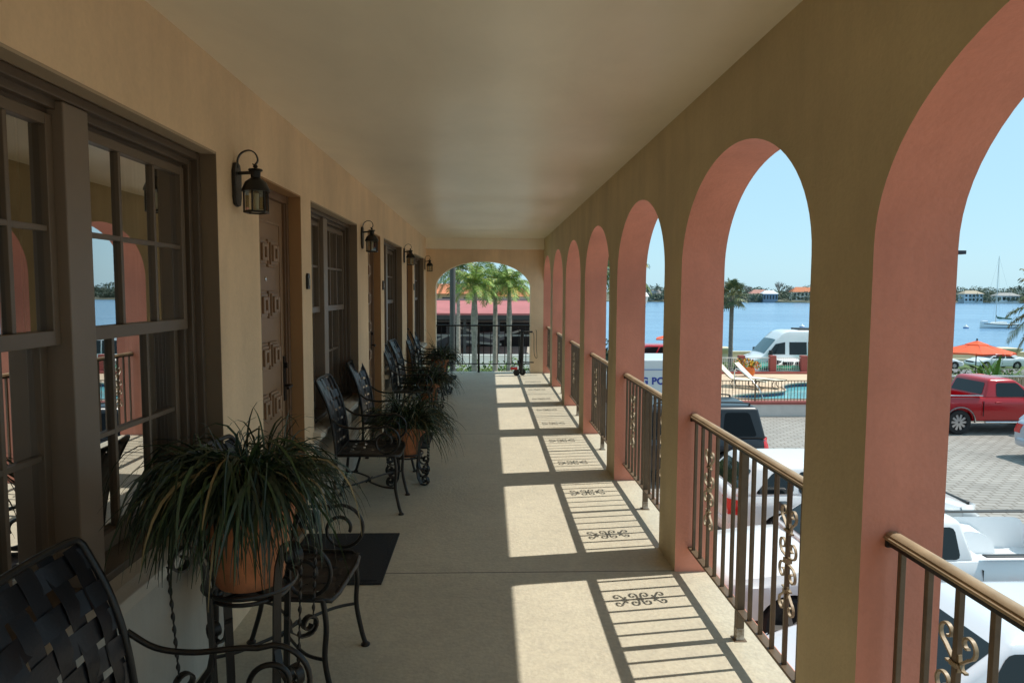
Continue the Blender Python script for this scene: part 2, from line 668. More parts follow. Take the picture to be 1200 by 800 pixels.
# ---- windows
def make_window(y0, root=None):
    W = bpy.data.objects.new('window', None)
    COL.objects.link(W)
    W.parent = B
    W.location = (XL, y0, 0)
    wd = 1.68
    mid = .755
    # painted reveal lining
    for ya_, yb_ in ((-.012, .004), (wd - .004, wd + .012)):
        m = MB()
        m.box(-.20, -.001, ya_, yb_, ZW0 + .02, ZW1 - .003)
        m.build('jamb', mat('brown_jamb', (.20, .145, .095), .5, var=.08), W)
    m = MB()
    m.box(-.07, -.002, .004, wd - .004, ZW1 - .010, ZW1 + .004)
    m.build('head_reveal', mat('reveal_plaster', (.42, .32, .22), .85), W)
    m = MB()
    for i, (d0, d1, wdt) in enumerate(((-.12, -.07, .035), (-.15, -.10, .062), (-.22, -.127, .085))):
        zt = ZW1 - .012 - i * .002
        m.box(d0, d1, .004, wdt, ZW0 + .03, zt)
        m.box(d0, d1, wd - wdt, wd - .004, ZW0 + .03, zt)
        m.box(d0 + .001, d1 - .001, wdt, wd - wdt, zt - wdt * .9, zt)
    m.build('frame', BROWN, W, bevel=.003)
    m = MB()
    m.box(-.22, -.078, mid - .066, mid + .066, ZW0 + .03, ZW1 - .045)
    m.build('mullion', mat('brown_mullion', (.21, .16, .12), .42, var=.08, vscale=3), W, bevel=.004)
    for a, b in ((.085, mid - .067), (mid + .067, wd - .085)):
        for up_ in (True, False):
            z0, z1 = (1.475, ZW1 - .088) if up_ else (ZW0 + .045, 1.515)
            x1 = -.112 if up_ else -.158
            x0 = x1 - .042
            s = MB()
            fwid = .034
            lo = .046 if up_ else .06
            s.box(x0, x1, a, a + fwid, z0, z1)
            s.box(x0, x1, b - fwid, b, z0, z1)
            s.box(x0 + .001, x1 + (.004 if up_ else -.001), a + fwid, b - fwid, z0, z0 + lo)
            s.box(x0 + .001, x1 - .001, a + fwid, b - fwid, z1 - .034, z1)
            for q in (1, 2):
                yy = a + (b - a) * q / 3
                s.box(x0 + .008, x1 - .006, yy - .009, yy + .009, z0 + lo, z1 - .034)
            zm = (z0 + lo + z1 - .034) / 2
            s.box(x0 + .009, x1 - .007, a + fwid, b - fwid, zm - .009, zm + .009)
            so_ = s.build('sash', mat('brown_sash', (.145, .105, .072), .4, var=.1, vscale=4), W, bevel=.002)
            g = MB()
            xm = (x0 + x1) / 2
            g.quad((xm, a + .01, z0 + .01), (xm, b - .01, z0 + .01), (xm, b - .01, z1 - .01), (xm, a + .01, z1 - .01))
            g.build('pane', PANE, W)
        # curtain pulled to the two edges of the unit, a sheer between them
        for side, (ca, cb) in enumerate(((a - .03, a + .24), (b - .24, b + .03))):
            cu = MB()
            n = 40
            vs, fs = [], []
            for i in range(n + 1):
                t = i / n
                xx = -.285 + .022 * math.sin(t * 36 + side) + .01 * math.sin(t * 90)
                vs += [(xx, ca + (cb - ca) * t, ZW0 - .2), (xx, ca + (cb - ca) * t, ZW1 + .1)]
            for i in range(n): fs.append((2 * i, 2 * i + 2, 2 * i + 3, 2 * i + 1))
            cu.add(vs, fs)
            cu.build('curtain', CURT, W, smooth=0)
    # sills
    m = MB()
    fn = lambda u, v, d: (u, d, v)
    m.extr([(-.24, ZW0 + .055), (-.08, ZW0 + .030), (-.06, ZW0 + .030), (-.06, ZW0), (-.24, ZW0)], fn, .004, wd - .004)
    m.build('wood_sill', BROWN, W, bevel=.003)
    m = MB()
    m.extr([(-.29, ZW0), (-.0, ZW0), (.055, ZW0 - .012), (.055, ZW0 - .056), (.035, ZW0 - .062), (-.29, ZW0 - .062)], fn, -.03, wd + .03)
    m.build('sill', mat('sill_plaster', (.60, .54, .45), .8, var=.05, bump=.15), W, bevel=.005)
    return W


W1 = make_window(wins[0][0])
for a, b in wins[1:]:
    dup(W1, B, (XL, a, 0))


# ---- doors
def make_door(y0):
    D = bpy.data.objects.new('door', None)
    COL.objects.link(D)
    D.parent = B
    D.location = (XL, y0, 0)
    wd = .83
    m = MB()
    m.box(-.16, -.001, -.012, .004, .003, ZD - .003)
    m.box(-.16, -.001, wd - .004, wd + .012, .003, ZD - .003)
    m.box(-.16, -.001, .004, wd - .004, ZD - .010, ZD + .004)
    m.build('jamb', JAMB, D)
    m = MB()
    m.box(-.15, -.078, .004, .045, .003, ZD - .012)
    m.box(-.15, -.078, wd - .045, wd - .004, .003, ZD - .012)
    m.box(-.15, -.079, .045, wd - .045, ZD - .06, ZD - .012)
    m.box(-.15, -.09, .045, .062, .003, ZD - .06)
    m.box(-.15, -.09, wd - .062, wd - .045, .003, ZD - .06)
    m.build('door_frame', mat('door_frame_paint', (.16, .09, .05), .45, var=.1, vscale=5), D, bevel=.003)
    m = MB()
    m.box(-.15, -.107, .062, wd - .062, .01, ZD - .062)
    m.build('door_slab', DOORP, D)
    # raised border moulding round the carved field
    m = MB()
    a, b, z0, z1 = .12, wd - .12, .12, 2.07
    for bx in ((a, a + .02, z0, z1), (b - .02, b, z0, z1), (a + .02, b - .02, z0, z0 + .02), (a + .02, b - .02, z1 - .02, z1)):
        m.box(-.109, -.099, *bx)
    m.build('door_moulding', DOORP, D, bevel=.003)
    # carved blocks in two columns
    for z in (1.87, 1.56, 1.25, .94, .63, .32):
        for yc in (.315, .515):
            k = MB()
            hw, hh = .074, .083
            for (sx, sz, d0, d1) in ((1, 1, -.108, -.092), (.82, .82, -.093, -.080)):
                k.box(d0, d1, yc - hw * sx, yc + hw * sx, z - hh * sz, z + hh * sz)
            t = .03
            for bx in ((-1, -.45), (.45, 1)):
                k.box(-.081, -.066, yc + hw * .7 * bx[0], yc + hw * .7 * bx[1], z - hh * .6, z + hh * .6)
            k.box(-.081, -.067, yc - hw * .32, yc + hw * .32, z + hh * .35, z + hh * .6)
            k.box(-.081, -.067, yc - hw * .32, yc + hw * .32, z - hh * .6, z - hh * .35)
            k.build('carved_block', DOORP, D, bevel=.004)
    m = MB()
    Mx = Matrix.Translation((-.107, wd / 2, 1.715)) @ Matrix.Rotation(PI / 2, 4, 'Y')
    m.lathe([(.014, -.002), (.014, .006), (.007, .009), (.006, .006)], M=Mx, n=16)
    m.build('peephole', CHROME, D, smooth=40)
    m = MB()
    m.box(-.107, -.094, wd - .115, wd - .075, .93, 1.22)
    m.tube(smoothpath([(-.094, wd - .095, 1.03), (-.06, wd - .095, 1.03), (-.05, wd - .11, 1.03), (-.048, wd - .2, 1.025)]), .009)
    m.tube([(-.096, wd - .095, 1.16), (-.075, wd - .095, 1.16)], .018, 16)
    m.build('handle', DARKM, D, smooth=40)
    m = MB()
    m.box(-.16, -.02, .004, wd - .004, .001, .022)
    m.build('threshold', mat('threshold_metal', (.25, .2, .14), .4, .6), D, bevel=.003)
    return D


D1 = make_door(doors[0][0])
for a, b in doors[1:]:
    dup(D1, B, (XL, a, 0))


# ================================================================== wall lanterns
def make_lantern(label, x, y, z, name='wall_lantern'):
    T = thing(name, label, 'lantern', (x, y, z), 0, 'lanterns on the tan room wall')
    # origin: on the wall, lantern centre 0.10 out, z = middle of glass
    cx = .10
    m = MB()
    prof = [(.0, -.075), (.03, -.068), (.044, -.03), (.046, .04), (.046, .09), (.03, .13), (0, .14)]
    poly = [(y_, z_) for y_, z_ in prof] + [(-y_, z_) for y_, z_ in reversed(prof[1:-1])]
    m.extr(poly, lambda u, v, d: (d, u, v + .04), .001, .018)
    m.build('backplate', DARKM, T, bevel=.004)
    m = MB()
    m.tube(smoothpath([(.016, 0, .125), (.05, 0, .128), (cx, 0, .13)]), .008)
    p = smoothpath([(.018, 0, .15), (.016, 0, .19), (.035, 0, .222), (.07, 0, .235), (.10, 0, .222), (.112, 0, .19), (.10, 0, .168), (.088, 0, .17)], 5)
    m.bar(p, (0, 1, 0), .012, .006)
    m.build('scroll_arm', DARKM, T, smooth=40)
    m = MB()
    m.lathe([(.0, .168), (.009, .166), (.012, .157), (.006, .150), (.032, .146), (.034, .140), (.024, .134), (.022, .105), (.028, .10),
             (.05, .083), (.062, .056), (.066, .045), (.066, .038), (0, .038)], (cx, 0, 0), 24)
    m.build('roof', DARKM, T, smooth=35)
    m = MB()
    for i in range(6):
        a = PI / 6 + i * PI / 3
        px, py = cx + .056 * math.cos(a), .056 * math.sin(a)
        m.tube([(px, py, -.062), (px, py, .04)], .0045, 6)
    ring = [(cx + .056 * math.cos(PI / 6 + i * PI / 3), .056 * math.sin(PI / 6 + i * PI / 3), -.06) for i in range(6)]
    m.tube(ring, .006, 6, closed=True)
    m.build('cage', DARKM, T)
    m = MB()
    m.lathe([(.05, -.056), (.05, .04)], (cx, 0, 0), 6, a0=PI / 6)
    m.f = m.f[:-2]
    m.mi = m.mi[:-2]
    m.build('glass', LANT, T)
    m = MB()
    m.lathe([(.0, -.06), (.04, -.058), (.042, -.05), (.012, -.048), (.014, .03), (0, .036)], (cx, 0, 0), 16)
    m.build('bulb', BULB, T, smooth=40)
    return T


LZ = 2.085
LT = make_lantern('iron carriage lantern on the tan wall between the first window and the first carved door', XL, 3.40, LZ)
for yy, lb in ((6.72, 'iron carriage lantern on the wall just before the second door'),
               (10.04, 'small-looking carriage lantern above and before the third door'),
               (13.30, 'last carriage lantern, beside the end wall with the wide arch')):
    dup(LT, None, (XL, yy, LZ), 0, lb)

# number boxes beside the doors
for i, yy in enumerate((4.69, 8.01, 11.33)):
    T = thing('door_plaque', ['small black room plaque with pale centre on the wall after the first door', 'black room plaque on the wall after the second door',
                              'black room plaque on the wall after the third door'][i], 'plaque', (XL, yy, 1.71), 0, 'room plaques beside the doors')
    m = MB()
    m.extr([(-.028, -.055), (.028, -.055), (.028, .035), (.016, .052), (-.016, .052), (-.028, .035)], lambda u, v, d: (d, u, v), .001, .016)
    m.build('plate', DARKM, T, bevel=.003)
    m = MB()
    m.box(.016, .022, -.015, .015, -.03, .02)
    m.build('face', mat('pale_plate', (.4, .38, .34), .5), T, bevel=.002)

# ================================================================== railings
RX, RZ = 1.2, .93


def scroll_bm():
    m = MB()
    for s in (-1, 1):
        def horn(z0, zc, r):
            d = 1 if zc > z0 else -1
            cx = r + .008
            sp = spiral(0, 0, r * 1.08, r * .25, -PI * .42, PI * 1.55, 22)
            pts = [(s * .008, z0), (s * .010, z0 + (zc - z0) * .25)] + [(s * (cx + a), zc + d * b) for a, b in sp]
            return pts
        for z0, zc, r in ((.582, .636, .033), (.582, .528, .033), (.688, .772, .030), (.476, .392, .030)):
            m.bar([(0, u, v) for u, v in horn(z0, zc, r)], (1, 0, 0), .010, .006)
        for z0, d in ((.735, -1), (.429, 1)):
            m.bar([(0, s * .009, z0), (0, s * .012, z0 + d * .02), (0, s * .024, z0 + d * .036), (0, s * .038, z0 + d * .036)], (1, 0, 0), .010, .006)
    m.box(-.013, .013, -.014, .014, .572, .593)
    m.box(-.012, .012, -.013, .013, .70, .712)
    m.box(-.012, .012, -.013, .013, .452, .464)
    return m


def make_railing(y0, y1, label):
    c = (y0 + y1) / 2
    T = thing('balcony_railing', label, 'railing', (RX, c, 0), 0, 'bronze railings in the arches')
    L = (y1 - y0) / 2 - .004
    m = MB()
    prof = [(-.024, RZ - .0075), (-.027, RZ - .004), (-.027, RZ + .002), (-.020, RZ + .005), (-.020, RZ + .009), (-.013, RZ + .015), (0, RZ + .017), (.013, RZ + .015), (.020, RZ + .009), (.020, RZ + .005), (.027, RZ + .002), (.027, RZ - .004), (.024, RZ - .0075)]
    m.extr(prof, lambda u, v, d: (u, d, v), -L, L)
    m.build('handrail', RAILTOP, T, smooth=32)
    m = MB()
    m.box(-.018, .018, -L, L, RZ - .024, RZ - .0085)
    for s in (-1, 1):
        m.box(-.022, .022, s * L - .004 * s - .006, s * L - .004 * s + .006, RZ - .03, RZ + .004)
    m.build('top_channel', DARKM, T, bevel=.002)
    m = MB()
    m.box(-.02, .02, -L, L, .140, .153)
    m.build('bottom_rail', BRONZE, T, bevel=.002)
    m = MB()
    m.box(-.018, .018, -.018, .018, .06, RZ - .024)
    m.box(-.019, .019, -.019, .019, .004, .06, mi=1)
    m.box(-.03, .03, -.03, .03, .0005, .004)
    m.build('post', [BRONZE, mat('chipped_post_foot', (.17, .105, .05), .6, col2=(.75, .72, .66), vscale=26)], T, bevel=.002)
    for k in range(-6, 7):
        if k == 0: continue
        m = MB()
        m.box(-.0085, .0085, k * .122 - .0085, k * .122 + .0085, .152, RZ - .023)
        m.build('baluster', BRONZE, T, bevel=.0015, seg=1)
    for k in (-4, 4):
        m = scroll_bm()
        m.v = [(a, b + k * .122, d) for a, b, d in m.v]
        m.build('scroll_ornament', RAILTOP, T, smooth=40)
    return T


rl = ['bronze railing cut by the picture corner, in the arch beside the camera', 'bronze railing overlooking the white pickup, in the second arch in view',
      'bronze railing in the third arch, in front of the pool truck lettering', 'bronze railing in the fourth arch from the camera',
      'bronze railing in the fifth arch from the camera', 'bronze railing in the sixth arch, two from the end wall', 'bronze railing in the last arch, touching the end wall']
RL = None
for i in range(-1, 6):
    a, b = Y0 + PITCHB * i + PW, Y0 + PITCHB * (i + 1)
    if RL is None: RL = make_railing(a, b, rl[i + 1])
    else: dup(RL, None, (RX, (a + b) / 2, 0), 0, rl[i + 1])

# end railing
T = thing('end_railing', 'dark plain railing across the wide arch at the end of the walkway', 'railing', (-.1, YE + .14, 0))
m = MB()
m.box(EX0 + .1 + .004, EX1 + .1 - .004, -.02, .02, .935, .965)
m.build('handrail', DARKM, T, bevel=.003)
m = MB()
m.box(EX0 + .1 + .004, EX1 + .1 - .004, -.015, .015, .165, .185)
m.build('bottom_rail', DARKM, T, bevel=.003)
m = MB()
m.box(-.11, -.065, -.022, .022, .001, .935)
m.build('post', DARKM, T, bevel=.003)
for k in range(13):
    xx = EX0 + .1 + .1 + k * .143
    if abs(xx + .088) < .05: continue
    m = MB()
    m.box(xx - .008, xx + .008, -.008, .008, .185, .935)
    m.build('baluster', DARKM, T)


# ================================================================== chairs
def back_pt(u, v):
    """u -1..1 across, v 0..1 up the back"""
    prof = [(-.205, .43), (-.215, .56), (-.235, .70), (-.275, .84), (-.345, .985)]
    t = v * (len(prof) - 1)
    i = min(int(t), len(prof) - 2)
    fr = t - i
    P = [Vector((a, 0, b)) for a, b in prof]
    p0, p1, p2, p3 = P[max(i - 1, 0)], P[i], P[i + 1], P[min(i + 2, len(P) - 1)]
    p = .5 * ((2 * p1) + (p2 - p0) * fr + (2 * p0 - 5 * p1 + 4 * p2 - p3) * fr * fr + (3 * p1 - p0 - 3 * p2 + p3) * fr ** 3)
    wdt = .245
    p.y = u * wdt
    p.x -= .028 * (1 - u * u)
    return p


def strap(mb, pts, side, wdt, off):
    """flat strap through pts, wdt wide along side, pushed along its normal by off(i)"""
    L, Rr = [], []
    n = len(pts)
    for i, p in enumerate(pts):
        d = pts[min(i + 1, n - 1)] - pts[max(i - 1, 0)]
        nn = d.cross(side).normalized()
        q = p + nn * off(i)
        L.append(q - side * wdt / 2)
        Rr.append(q + side * wdt / 2)
    vs = []
    for a, b in zip(L, Rr): vs += [a, b]
    mb.add(vs, [(2 * i, 2 * i + 1, 2 * i + 3, 2 * i + 2) for i in range(n - 1)])


def make_chair(label):
    T = thing('patio_chair', label, 'chair', (0, 0, 0), 0, 'black iron armchairs along the room wall')
    hw = .245
    # seat: x -.21..+.25 , z .44 dished
    seat_pt = lambda s, u: Vector((-.205 + .455 * s, u * hw, .445 - .018 * math.sin(PI * s) * (1 - u * u) + .0 - .02 * max(0, (s - .85) / .15) ** 2))
    m = MB()
    nb, ns = 6, 25
    for j in range(nb):
        u = -1 + (j + .5) * 2 / nb
        strap(m, [seat_pt(i / ns, u) for i in range(ns + 1)], Vector((0, 1, 0)), .064, lambda i, j=j: .0025 * math.sin(PI * (i / ns * 6 + j)))
    for k in range(6):
        s = (k + .5) / 6
        strap(m, [seat_pt(s, -1 + 2 * i / ns) for i in range(ns + 1)], Vector((1, 0, 0)), .060, lambda i, k=k: -.0025 * math.sin(PI * (i / ns * 6 + k)))
    m.build('seat', STRAP, T, smooth=0, fixn=False)
    m = MB()
    for j in range(nb):
        u = -1 + (j + .5) * 2 / nb
        top = 1 if abs(u) < .7 else .965
        strap(m, [back_pt(u, .03 + (top - .03) * i / ns) for i in range(ns + 1)], Vector((0, 1, 0)), .063, lambda i, j=j: .0025 * math.sin(PI * (i / ns * 7 + j)))
    for k in range(7):
        v = .07 + k * .138
        if v > .97: continue
        pts = [back_pt(-1 + 2 * i / ns, v) for i in range(ns + 1)]
        sd_ = (back_pt(0, min(v + .03, 1)) - back_pt(0, v - .03)).normalized()
        strap(m, pts, sd_, .061, lambda i, k=k: .0025 * math.sin(PI * (i / ns * 6 + k)))
    m.build('backrest', STRAP, T, smooth=0, fixn=False)
    m = MB()
    side = [back_pt(-1, v / 20) for v in range(20)]
    topc = [back_pt(-.97, .985), back_pt(-.88, 1.02), back_pt(-.6, 1.035), back_pt(0, 1.04), back_pt(.6, 1.035), back_pt(.88, 1.02), back_pt(.97, .985)]
    topc = [back_pt(-.975, .975), back_pt(-.93, .995), back_pt(-.84, 1.0)] + [back_pt(u / 10, 1.0) for u in range(-7, 8)] + [back_pt(.84, 1.0), back_pt(.93, .995), back_pt(.975, .975)]
    side2 = [back_pt(1, v / 20) for v in range(19, -1, -1)]
    m.tube(side + topc + side2, .011, 8)
    m.build('back_frame', DARKM, T, smooth=60)
    m = MB()
    loop = [seat_pt(0, -1), seat_pt(.5, -1), seat_pt(.9, -1), seat_pt(.98, -.9), seat_pt(1, -.6), seat_pt(1, 0), seat_pt(1, .6), seat_pt(.98, .9), seat_pt(.9, 1), seat_pt(.5, 1), seat_pt(0, 1)]
    m.tube(loop, .011, 8, closed=True)
    m.build('seat_frame', DARKM, T, smooth=60)
    for s in (-1, 1):
        y = s * hw
        m = MB()
        m.tube(smoothpath([(.215, y * .97, .44), (.228, y * .98, .33), (.222, y, .2), (.245, y, .07), (.262, y, .012)]), .0115, 8)
        m.lathe([(0, 0), (.021, .001), (.022, .007), (.013, .016), (0, .017)], (.263, y, 0), 14)
        m.build('leg', DARKM, T, smooth=50)
        m = MB()
        m.tube(smoothpath([(-.205, y, .445), (-.208, y, .33), (-.225, y, .18), (-.262, y, .05), (-.275, y, .012)]), .0115, 8)
        m.lathe([(0, 0), (.021, .001), (.022, .007), (.013, .016), (0, .017)], (-.276, y, 0), 14)
        m.build('leg', DARKM, T, smooth=50)
        # arm with its scroll
        m = MB()
        y2 = s * (hw + .012)
        p = [(-.235, y2, .715), (-.16, y2, .665), (-.06, y2, .648), (.05, y2, .655)]
        sp = spiral(.155, .548, .113, .113, PI * .62, PI * .5, 2)
        sp2 = spiral(.155, .548, .113, .038, PI * .5, -PI * 2.1, 40)
        path = smoothpath(p + [(sp[0][0], y2, sp[0][1])], 5) + [(a, y2, b) for a, b in sp2]
        m.tube(path, .0085, 8)
        m.build('armrest', DARKM, T, smooth=60)
    # bowed stretchers
    m = MB()
    for s in (-1, 1):
        m.tube(smoothpath([(.222, s * hw, .2), (.13, s * .20, .197), (.02, s * .07, .195), (-.01, 0, .195), (-.02, s * -.055, .195)], 6), .007, 6)
        m.tube(smoothpath([(-.225, s * hw, .2), (-.14, s * .20, .203), (-.03, s * .07, .205), (0, 0, .205), (.01, s * -.055, .205)], 6), .007, 6)
    m.build('stretcher', DARKM, T, smooth=60)
    return T


chairs = [(-.74, 1.60, .05, 'black woven-strap armchair seen close up, only its backrest and one arm in the picture'),
          (-.845, 2.87, -.06, 'black scroll-arm chair under the first window, half behind the tall terracotta planter'),
          (-.905, 5.20, .02, 'black scroll-arm chair standing clear in side view under the second window'),
          (-.92, 6.42, -.03, 'black armchair under the second window, beyond its low planter'),
          (-.925, 8.32, .03, 'black armchair at the start of the third window'),
          (-.93, 9.10, -.02, 'black armchair under the middle of the third window, behind the bushy planter'),
          (-.93, 10.5, .02, 'black armchair in front of the third door, second from the end of the row'),
          (-.93, 11.45, 0, 'last black armchair of the row, next to the fourth window')]
C0 = None
for x, y, rz, lb in chairs:
    if C0 is None:
        C0 = make_chair(lb)
        C0.location = (x, y, 0)
        C0.rotation_euler = (0, 0, rz)
    else:
        dup(C0, None, (x, y, 0), rz, lb)


# ================================================================== plant stands and pots
def make_stand(label, x, y, zr, ring_r, rz, name='plant_stand'):
    """zr = height of the carrying ring"""
    T = thing(name, label, 'plant stand', (x, y, 0), rz, 'iron plant stands')
    for q in range(4):
        a = q * PI / 2 + PI / 4
        ca, sa = math.cos(a), math.sin(a)
        tang = (-sa, ca, 0)
        p3 = lambda r, z: (r * ca, r * sa, z)
        # leg: curl at the foot, up to the ring, flaring to a scroll at the top
        foot = spiral(ring_r + .075, .045, .012, .043, PI * 2.2, -PI * .5, 18)
        legp = [(u, v) for u, v in foot] + [(u, v) for u, v in [(ring_r + .03, .004), (ring_r - .005, .05), (ring_r - .015, zr * .4), (ring_r - .005, zr * .8), (ring_r + .0, zr)]]
        zt = zr + .17
        legp += [(ring_r + .012, zr + .09), (ring_r + .035, zr + .15)]
        top = spiral(ring_r + .085, zt - .028, .048, .012, PI * .85, -PI * 1.5, 18)
        legp += top
        m = MB()
        m.bar([p3(u, v) for u, v in legp], tang, .030, .007)
        m.build('leg', DARKM, T, smooth=40)
        # twisted rod from the top scroll down to the foot
        m = MB()
        n = 60
        rr = ring_r + .135
        za, zb = max(.13, zr * .64), zt - .03
        vs, fs = [], []
        for i in range(n + 1):
            t = i / n
            z = za + (zb - za) * t
            tw = t * 9 * PI
            ro = ring_r + .105 + .025 * t
            for e in range(4):
                b_ = tw + e * PI / 2
                dx, dy = .0065 * math.cos(b_), .0035 * math.sin(b_) if False else .0065 * math.sin(b_)
                if e % 2: dx, dy = dx * .45, dy * .45
                vs.append((ro * ca + dx, ro * sa + dy, z))
        for i in range(n):
            for e in range(4):
                e2 = (e + 1) % 4
                fs.append((i * 4 + e, i * 4 + e2, i * 4 + 4 + e2, i * 4 + 4 + e))
        m.add(vs, fs)
        zl = max(.13, zr * .64)
        lo = [(ring_r - .012, zl + .06), (ring_r + .005, zl - .01), (ring_r + .045, zl - .045)] + spiral(ring_r + .085, zl - .012, .040, .014, -PI * .55, PI * 1.9, 18)
        m.bar([p3(u, v) for u, v in lo], tang, .026, .006)
        m.build('twisted_rod', DARKM, T, smooth=40)
    m = MB()
    ring = [(ring_r * math.cos(2 * PI * i / 32), ring_r * math.sin(2 * PI * i / 32), zr) for i in range(32)]
    m.tube(ring, .008, 6, closed=True)
    m.tube([(u * .85, v * .85, zr - .03) for u, v, z in ring], .007, 6, closed=True)
    for q in range(4):
        a = q * PI / 2 + PI / 4
        m.tube([(ring_r * math.cos(a), ring_r * math.sin(a), zr - .03), (-ring_r * math.cos(a), -ring_r * math.sin(a), zr - .03)], .006, 6)
    m.build('pot_ring', DARKM, T, smooth=60)
    return T


def make_plant(label, x, y, z, rr, ph, nb, seed, spread=.42, rise=.30, name='potted_plant', mats=None, drop=.5, bias=None):
    rng = random.Random(seed)
    T = thing(name, label, 'potted plant', (x, y, z), 0, 'terracotta pots of grassy plants')
    m = MB()
    m.lathe([(0, 0), (rr * .62, 0), (rr * .66, .01), (rr * .92, ph * .76), (rr * .93, ph * .77), (rr * 1.0, ph * .775), (rr * 1.03, ph * .98), (rr * 1.02, ph), (rr * .95, ph),
             (rr * .9, ph * .9), (0, ph * .9)], n=36)
    m.build('pot', TERRA, T, smooth=35)
    m = MB()
    m.lathe([(0, ph * .901), (rr * .91, ph * .902), (rr * .8, ph * .93), (0, ph * .95)], n=24)
    m.build('soil', SOIL, T)
    m = MB()
    for i in range(nb):
        a = rng.uniform(0, 2 * PI)
        hug = bias is not None and i % 2 == 0
        if hug: a = bias + rng.gauss(0, .7)
        r0 = rr * .75 * math.sqrt(rng.random())
        a0 = a + rng.uniform(-.6, .6)
        L = rng.uniform(.55, 1.1) * (spread + rise)
        el = rng.uniform(.25, 1.45)
        el = min(1.5, el + .15)
        if hug:
            el = rng.uniform(.75, 1.4)
            L = rng.uniform(.28, .54)
        p = Vector((r0 * math.cos(a0), r0 * math.sin(a0), ph * .93))
        d = Vector((math.cos(a) * math.cos(el), math.sin(a) * math.cos(el), math.sin(el)))
        seg = 9
        wd = rng.uniform(.0025, .0055)
        bend = rng.uniform(1.5, 3.0) * (1 / seg) * (1.6 if el > .9 else 1.25)
        if hug:
            bend *= 1.55
            wd *= 1.35
        side = Vector((-math.sin(a), math.cos(a), 0))
        tw = rng.uniform(-1.1, 1.1)
        wig = rng.gauss(0, .10)
        pts = []
        for k in range(seg + 1):
            t = k / seg
            ww = wd * (1 - t ** 2.2) + .0006
            sd2 = (side * math.cos(tw) + d.cross(side) * math.sin(tw))
            pts += [p - sd2 * ww, p + sd2 * ww]
            # droop
            d = (d + Vector((0, 0, -1)) * bend * (.35 + 1.3 * t) + side * wig).normalized()
            h = d.copy()
            p = p + d * L / seg
            if p.z < ph - drop: p.z = ph - drop
            # stay outside the pot
            rad = math.hypot(p.x, p.y)
            if p.z < ph and rad < rr * 1.06 and rad > 1e-5:
                p.x *= rr * 1.06 / rad
                p.y *= rr * 1.06 / rad
        c = rng.random()
        mi = 0 if c < .62 else (1 if c < .95 else 2)
        m.add(pts, [(2 * k, 2 * k + 1, 2 * k + 3, 2 * k + 2) for k in range(seg)], mi)
    m.build('foliage', [BLADE, BLADE2, BLADE3], T, smooth=0, fixn=False)
    return T


make_stand('tall black iron plant stand with twisted rods and scroll feet under the big terracotta pot', -.81, 2.30, .66, .15, .12)
make_plant('big grassy plant spilling over a terracotta pot on the tall iron stand', -.81, 2.30, .66, .168, .345, 1000, 3, .165, .195, drop=.42, bias=-1.8)
make_stand('low scroll-footed iron stand between the two chairs of the second window', -.69, 5.86, .25, .13, .1)
make_plant('bushy grassy plant in a pale terracotta pot on the low stand beside the side-view chair', -.69, 5.86, .228, .15, .26, 620, 5, .30, .23, drop=.34)
make_stand('low iron plant stand under the red pot at the third window', -.76, 8.72, .25, .13, 0)
make_plant('grassy plant in a reddish pot in front of the chairs of the third window', -.76, 8.72, .228, .15, .26, 480, 8, .27, .22, drop=.34)
make_stand('low iron plant stand between the last two chairs', -.76, 11.0, .34, .13, 0)
make_plant('last grassy potted plant, between the two farthest chairs of the row', -.77, 11.0, .318, .14, .24, 400, 12, .27, .24, drop=.34)

# ---- door mats
for i, (yc, xx, dx, dy, lb) in enumerate(((4.15, -.905, .31, .40, 'black doormat in front of the first carved door'), (7.47, -.92, .30, .40, 'black doormat in front of the second door, behind the planter'),
                                         (12.95, -.80, .20, .28, 'small dark mat on the floor near the end railing'))):
    m = MB()
    m.box(-dx, dx, -dy, dy, .001, .012)
    m.box(-dx + .03, dx - .03, -dy + .03, dy - .03, .012, .016)
    o = m.build('doormat', MATB, None, bevel=.004)
    o.location = (xx, yc, 0)
    tag(o, lb, 'doormat', 'black mats by the doors')

# ---- folded wheeled walker parked at the end pillar
wk = at(611, 433, YE - .35)
T = thing('mobility_walker', 'black folded wheeled walker with a red wheel guard, parked by the end railing', 'walker', (wk.x, YE - .40, 0))
m = MB()
m.tube(smoothpath([(0, 0, .14), (.01, 0, .4), (.015, 0, .86)]), .03, 10)
m.tube(smoothpath([(-.035, .05, .1), (-.02, .05, .5), (0, .05, .84)]), .02, 8)
m.build('column', BLACK, T, smooth=50)
m = MB()
m.tube([(-.05, 0, .86), (.04, 0, .865), (.21, -.02, .86)], .014, 8)
m.tube([(.13, -.02, .86), (.21, -.02, .86)], .019, 8)
m.build('handlebar', BLACK, T, smooth=50)
m = MB()
m.tube([(-.03, .02, .27), (.08, .02, .26), (.24, 0, .26)], .012, 8)
m.build('seat_bar', BLACK, T, smooth=50)
m = MB()
m.tube(smoothpath([(.20, -.02, .86), (.235, -.03, .8), (.24, -.03, .5), (.26, -.03, .38), (.30, -.03, .36), (.285, -.03, .6), (.29, -.03, .85), (.27, -.03, .9)]), .005, 6)
m.build('brake_cable', BLACK, T, smooth=50)
m = MB()
m.tube(smoothpath([(-.06, 0, .3), (-.03, 0, .2), (.0, 0, .12), (-.01, 0, .06)]), .032, 8)
m.build('fork', BLACK, T, smooth=50)
for xx, yy in ((-.10, -.03), (.02, .05)):
    m = MB()
    Mx = Matrix.Translation((xx, yy, .065)) @ Matrix.Rotation(PI / 2, 4, 'X')
    m.lathe([(.0, -.014), (.03, -.016), (.05, -.018), (.064, -.012), (.064, .012), (.05, .018), (.03, .016), (0, .014)], M=Mx, n=20)
    m.build('wheel', [RUBBER], T, smooth=40)
m = MB()
m.box(-.22, -.08, -.05, .03, .12, .17)
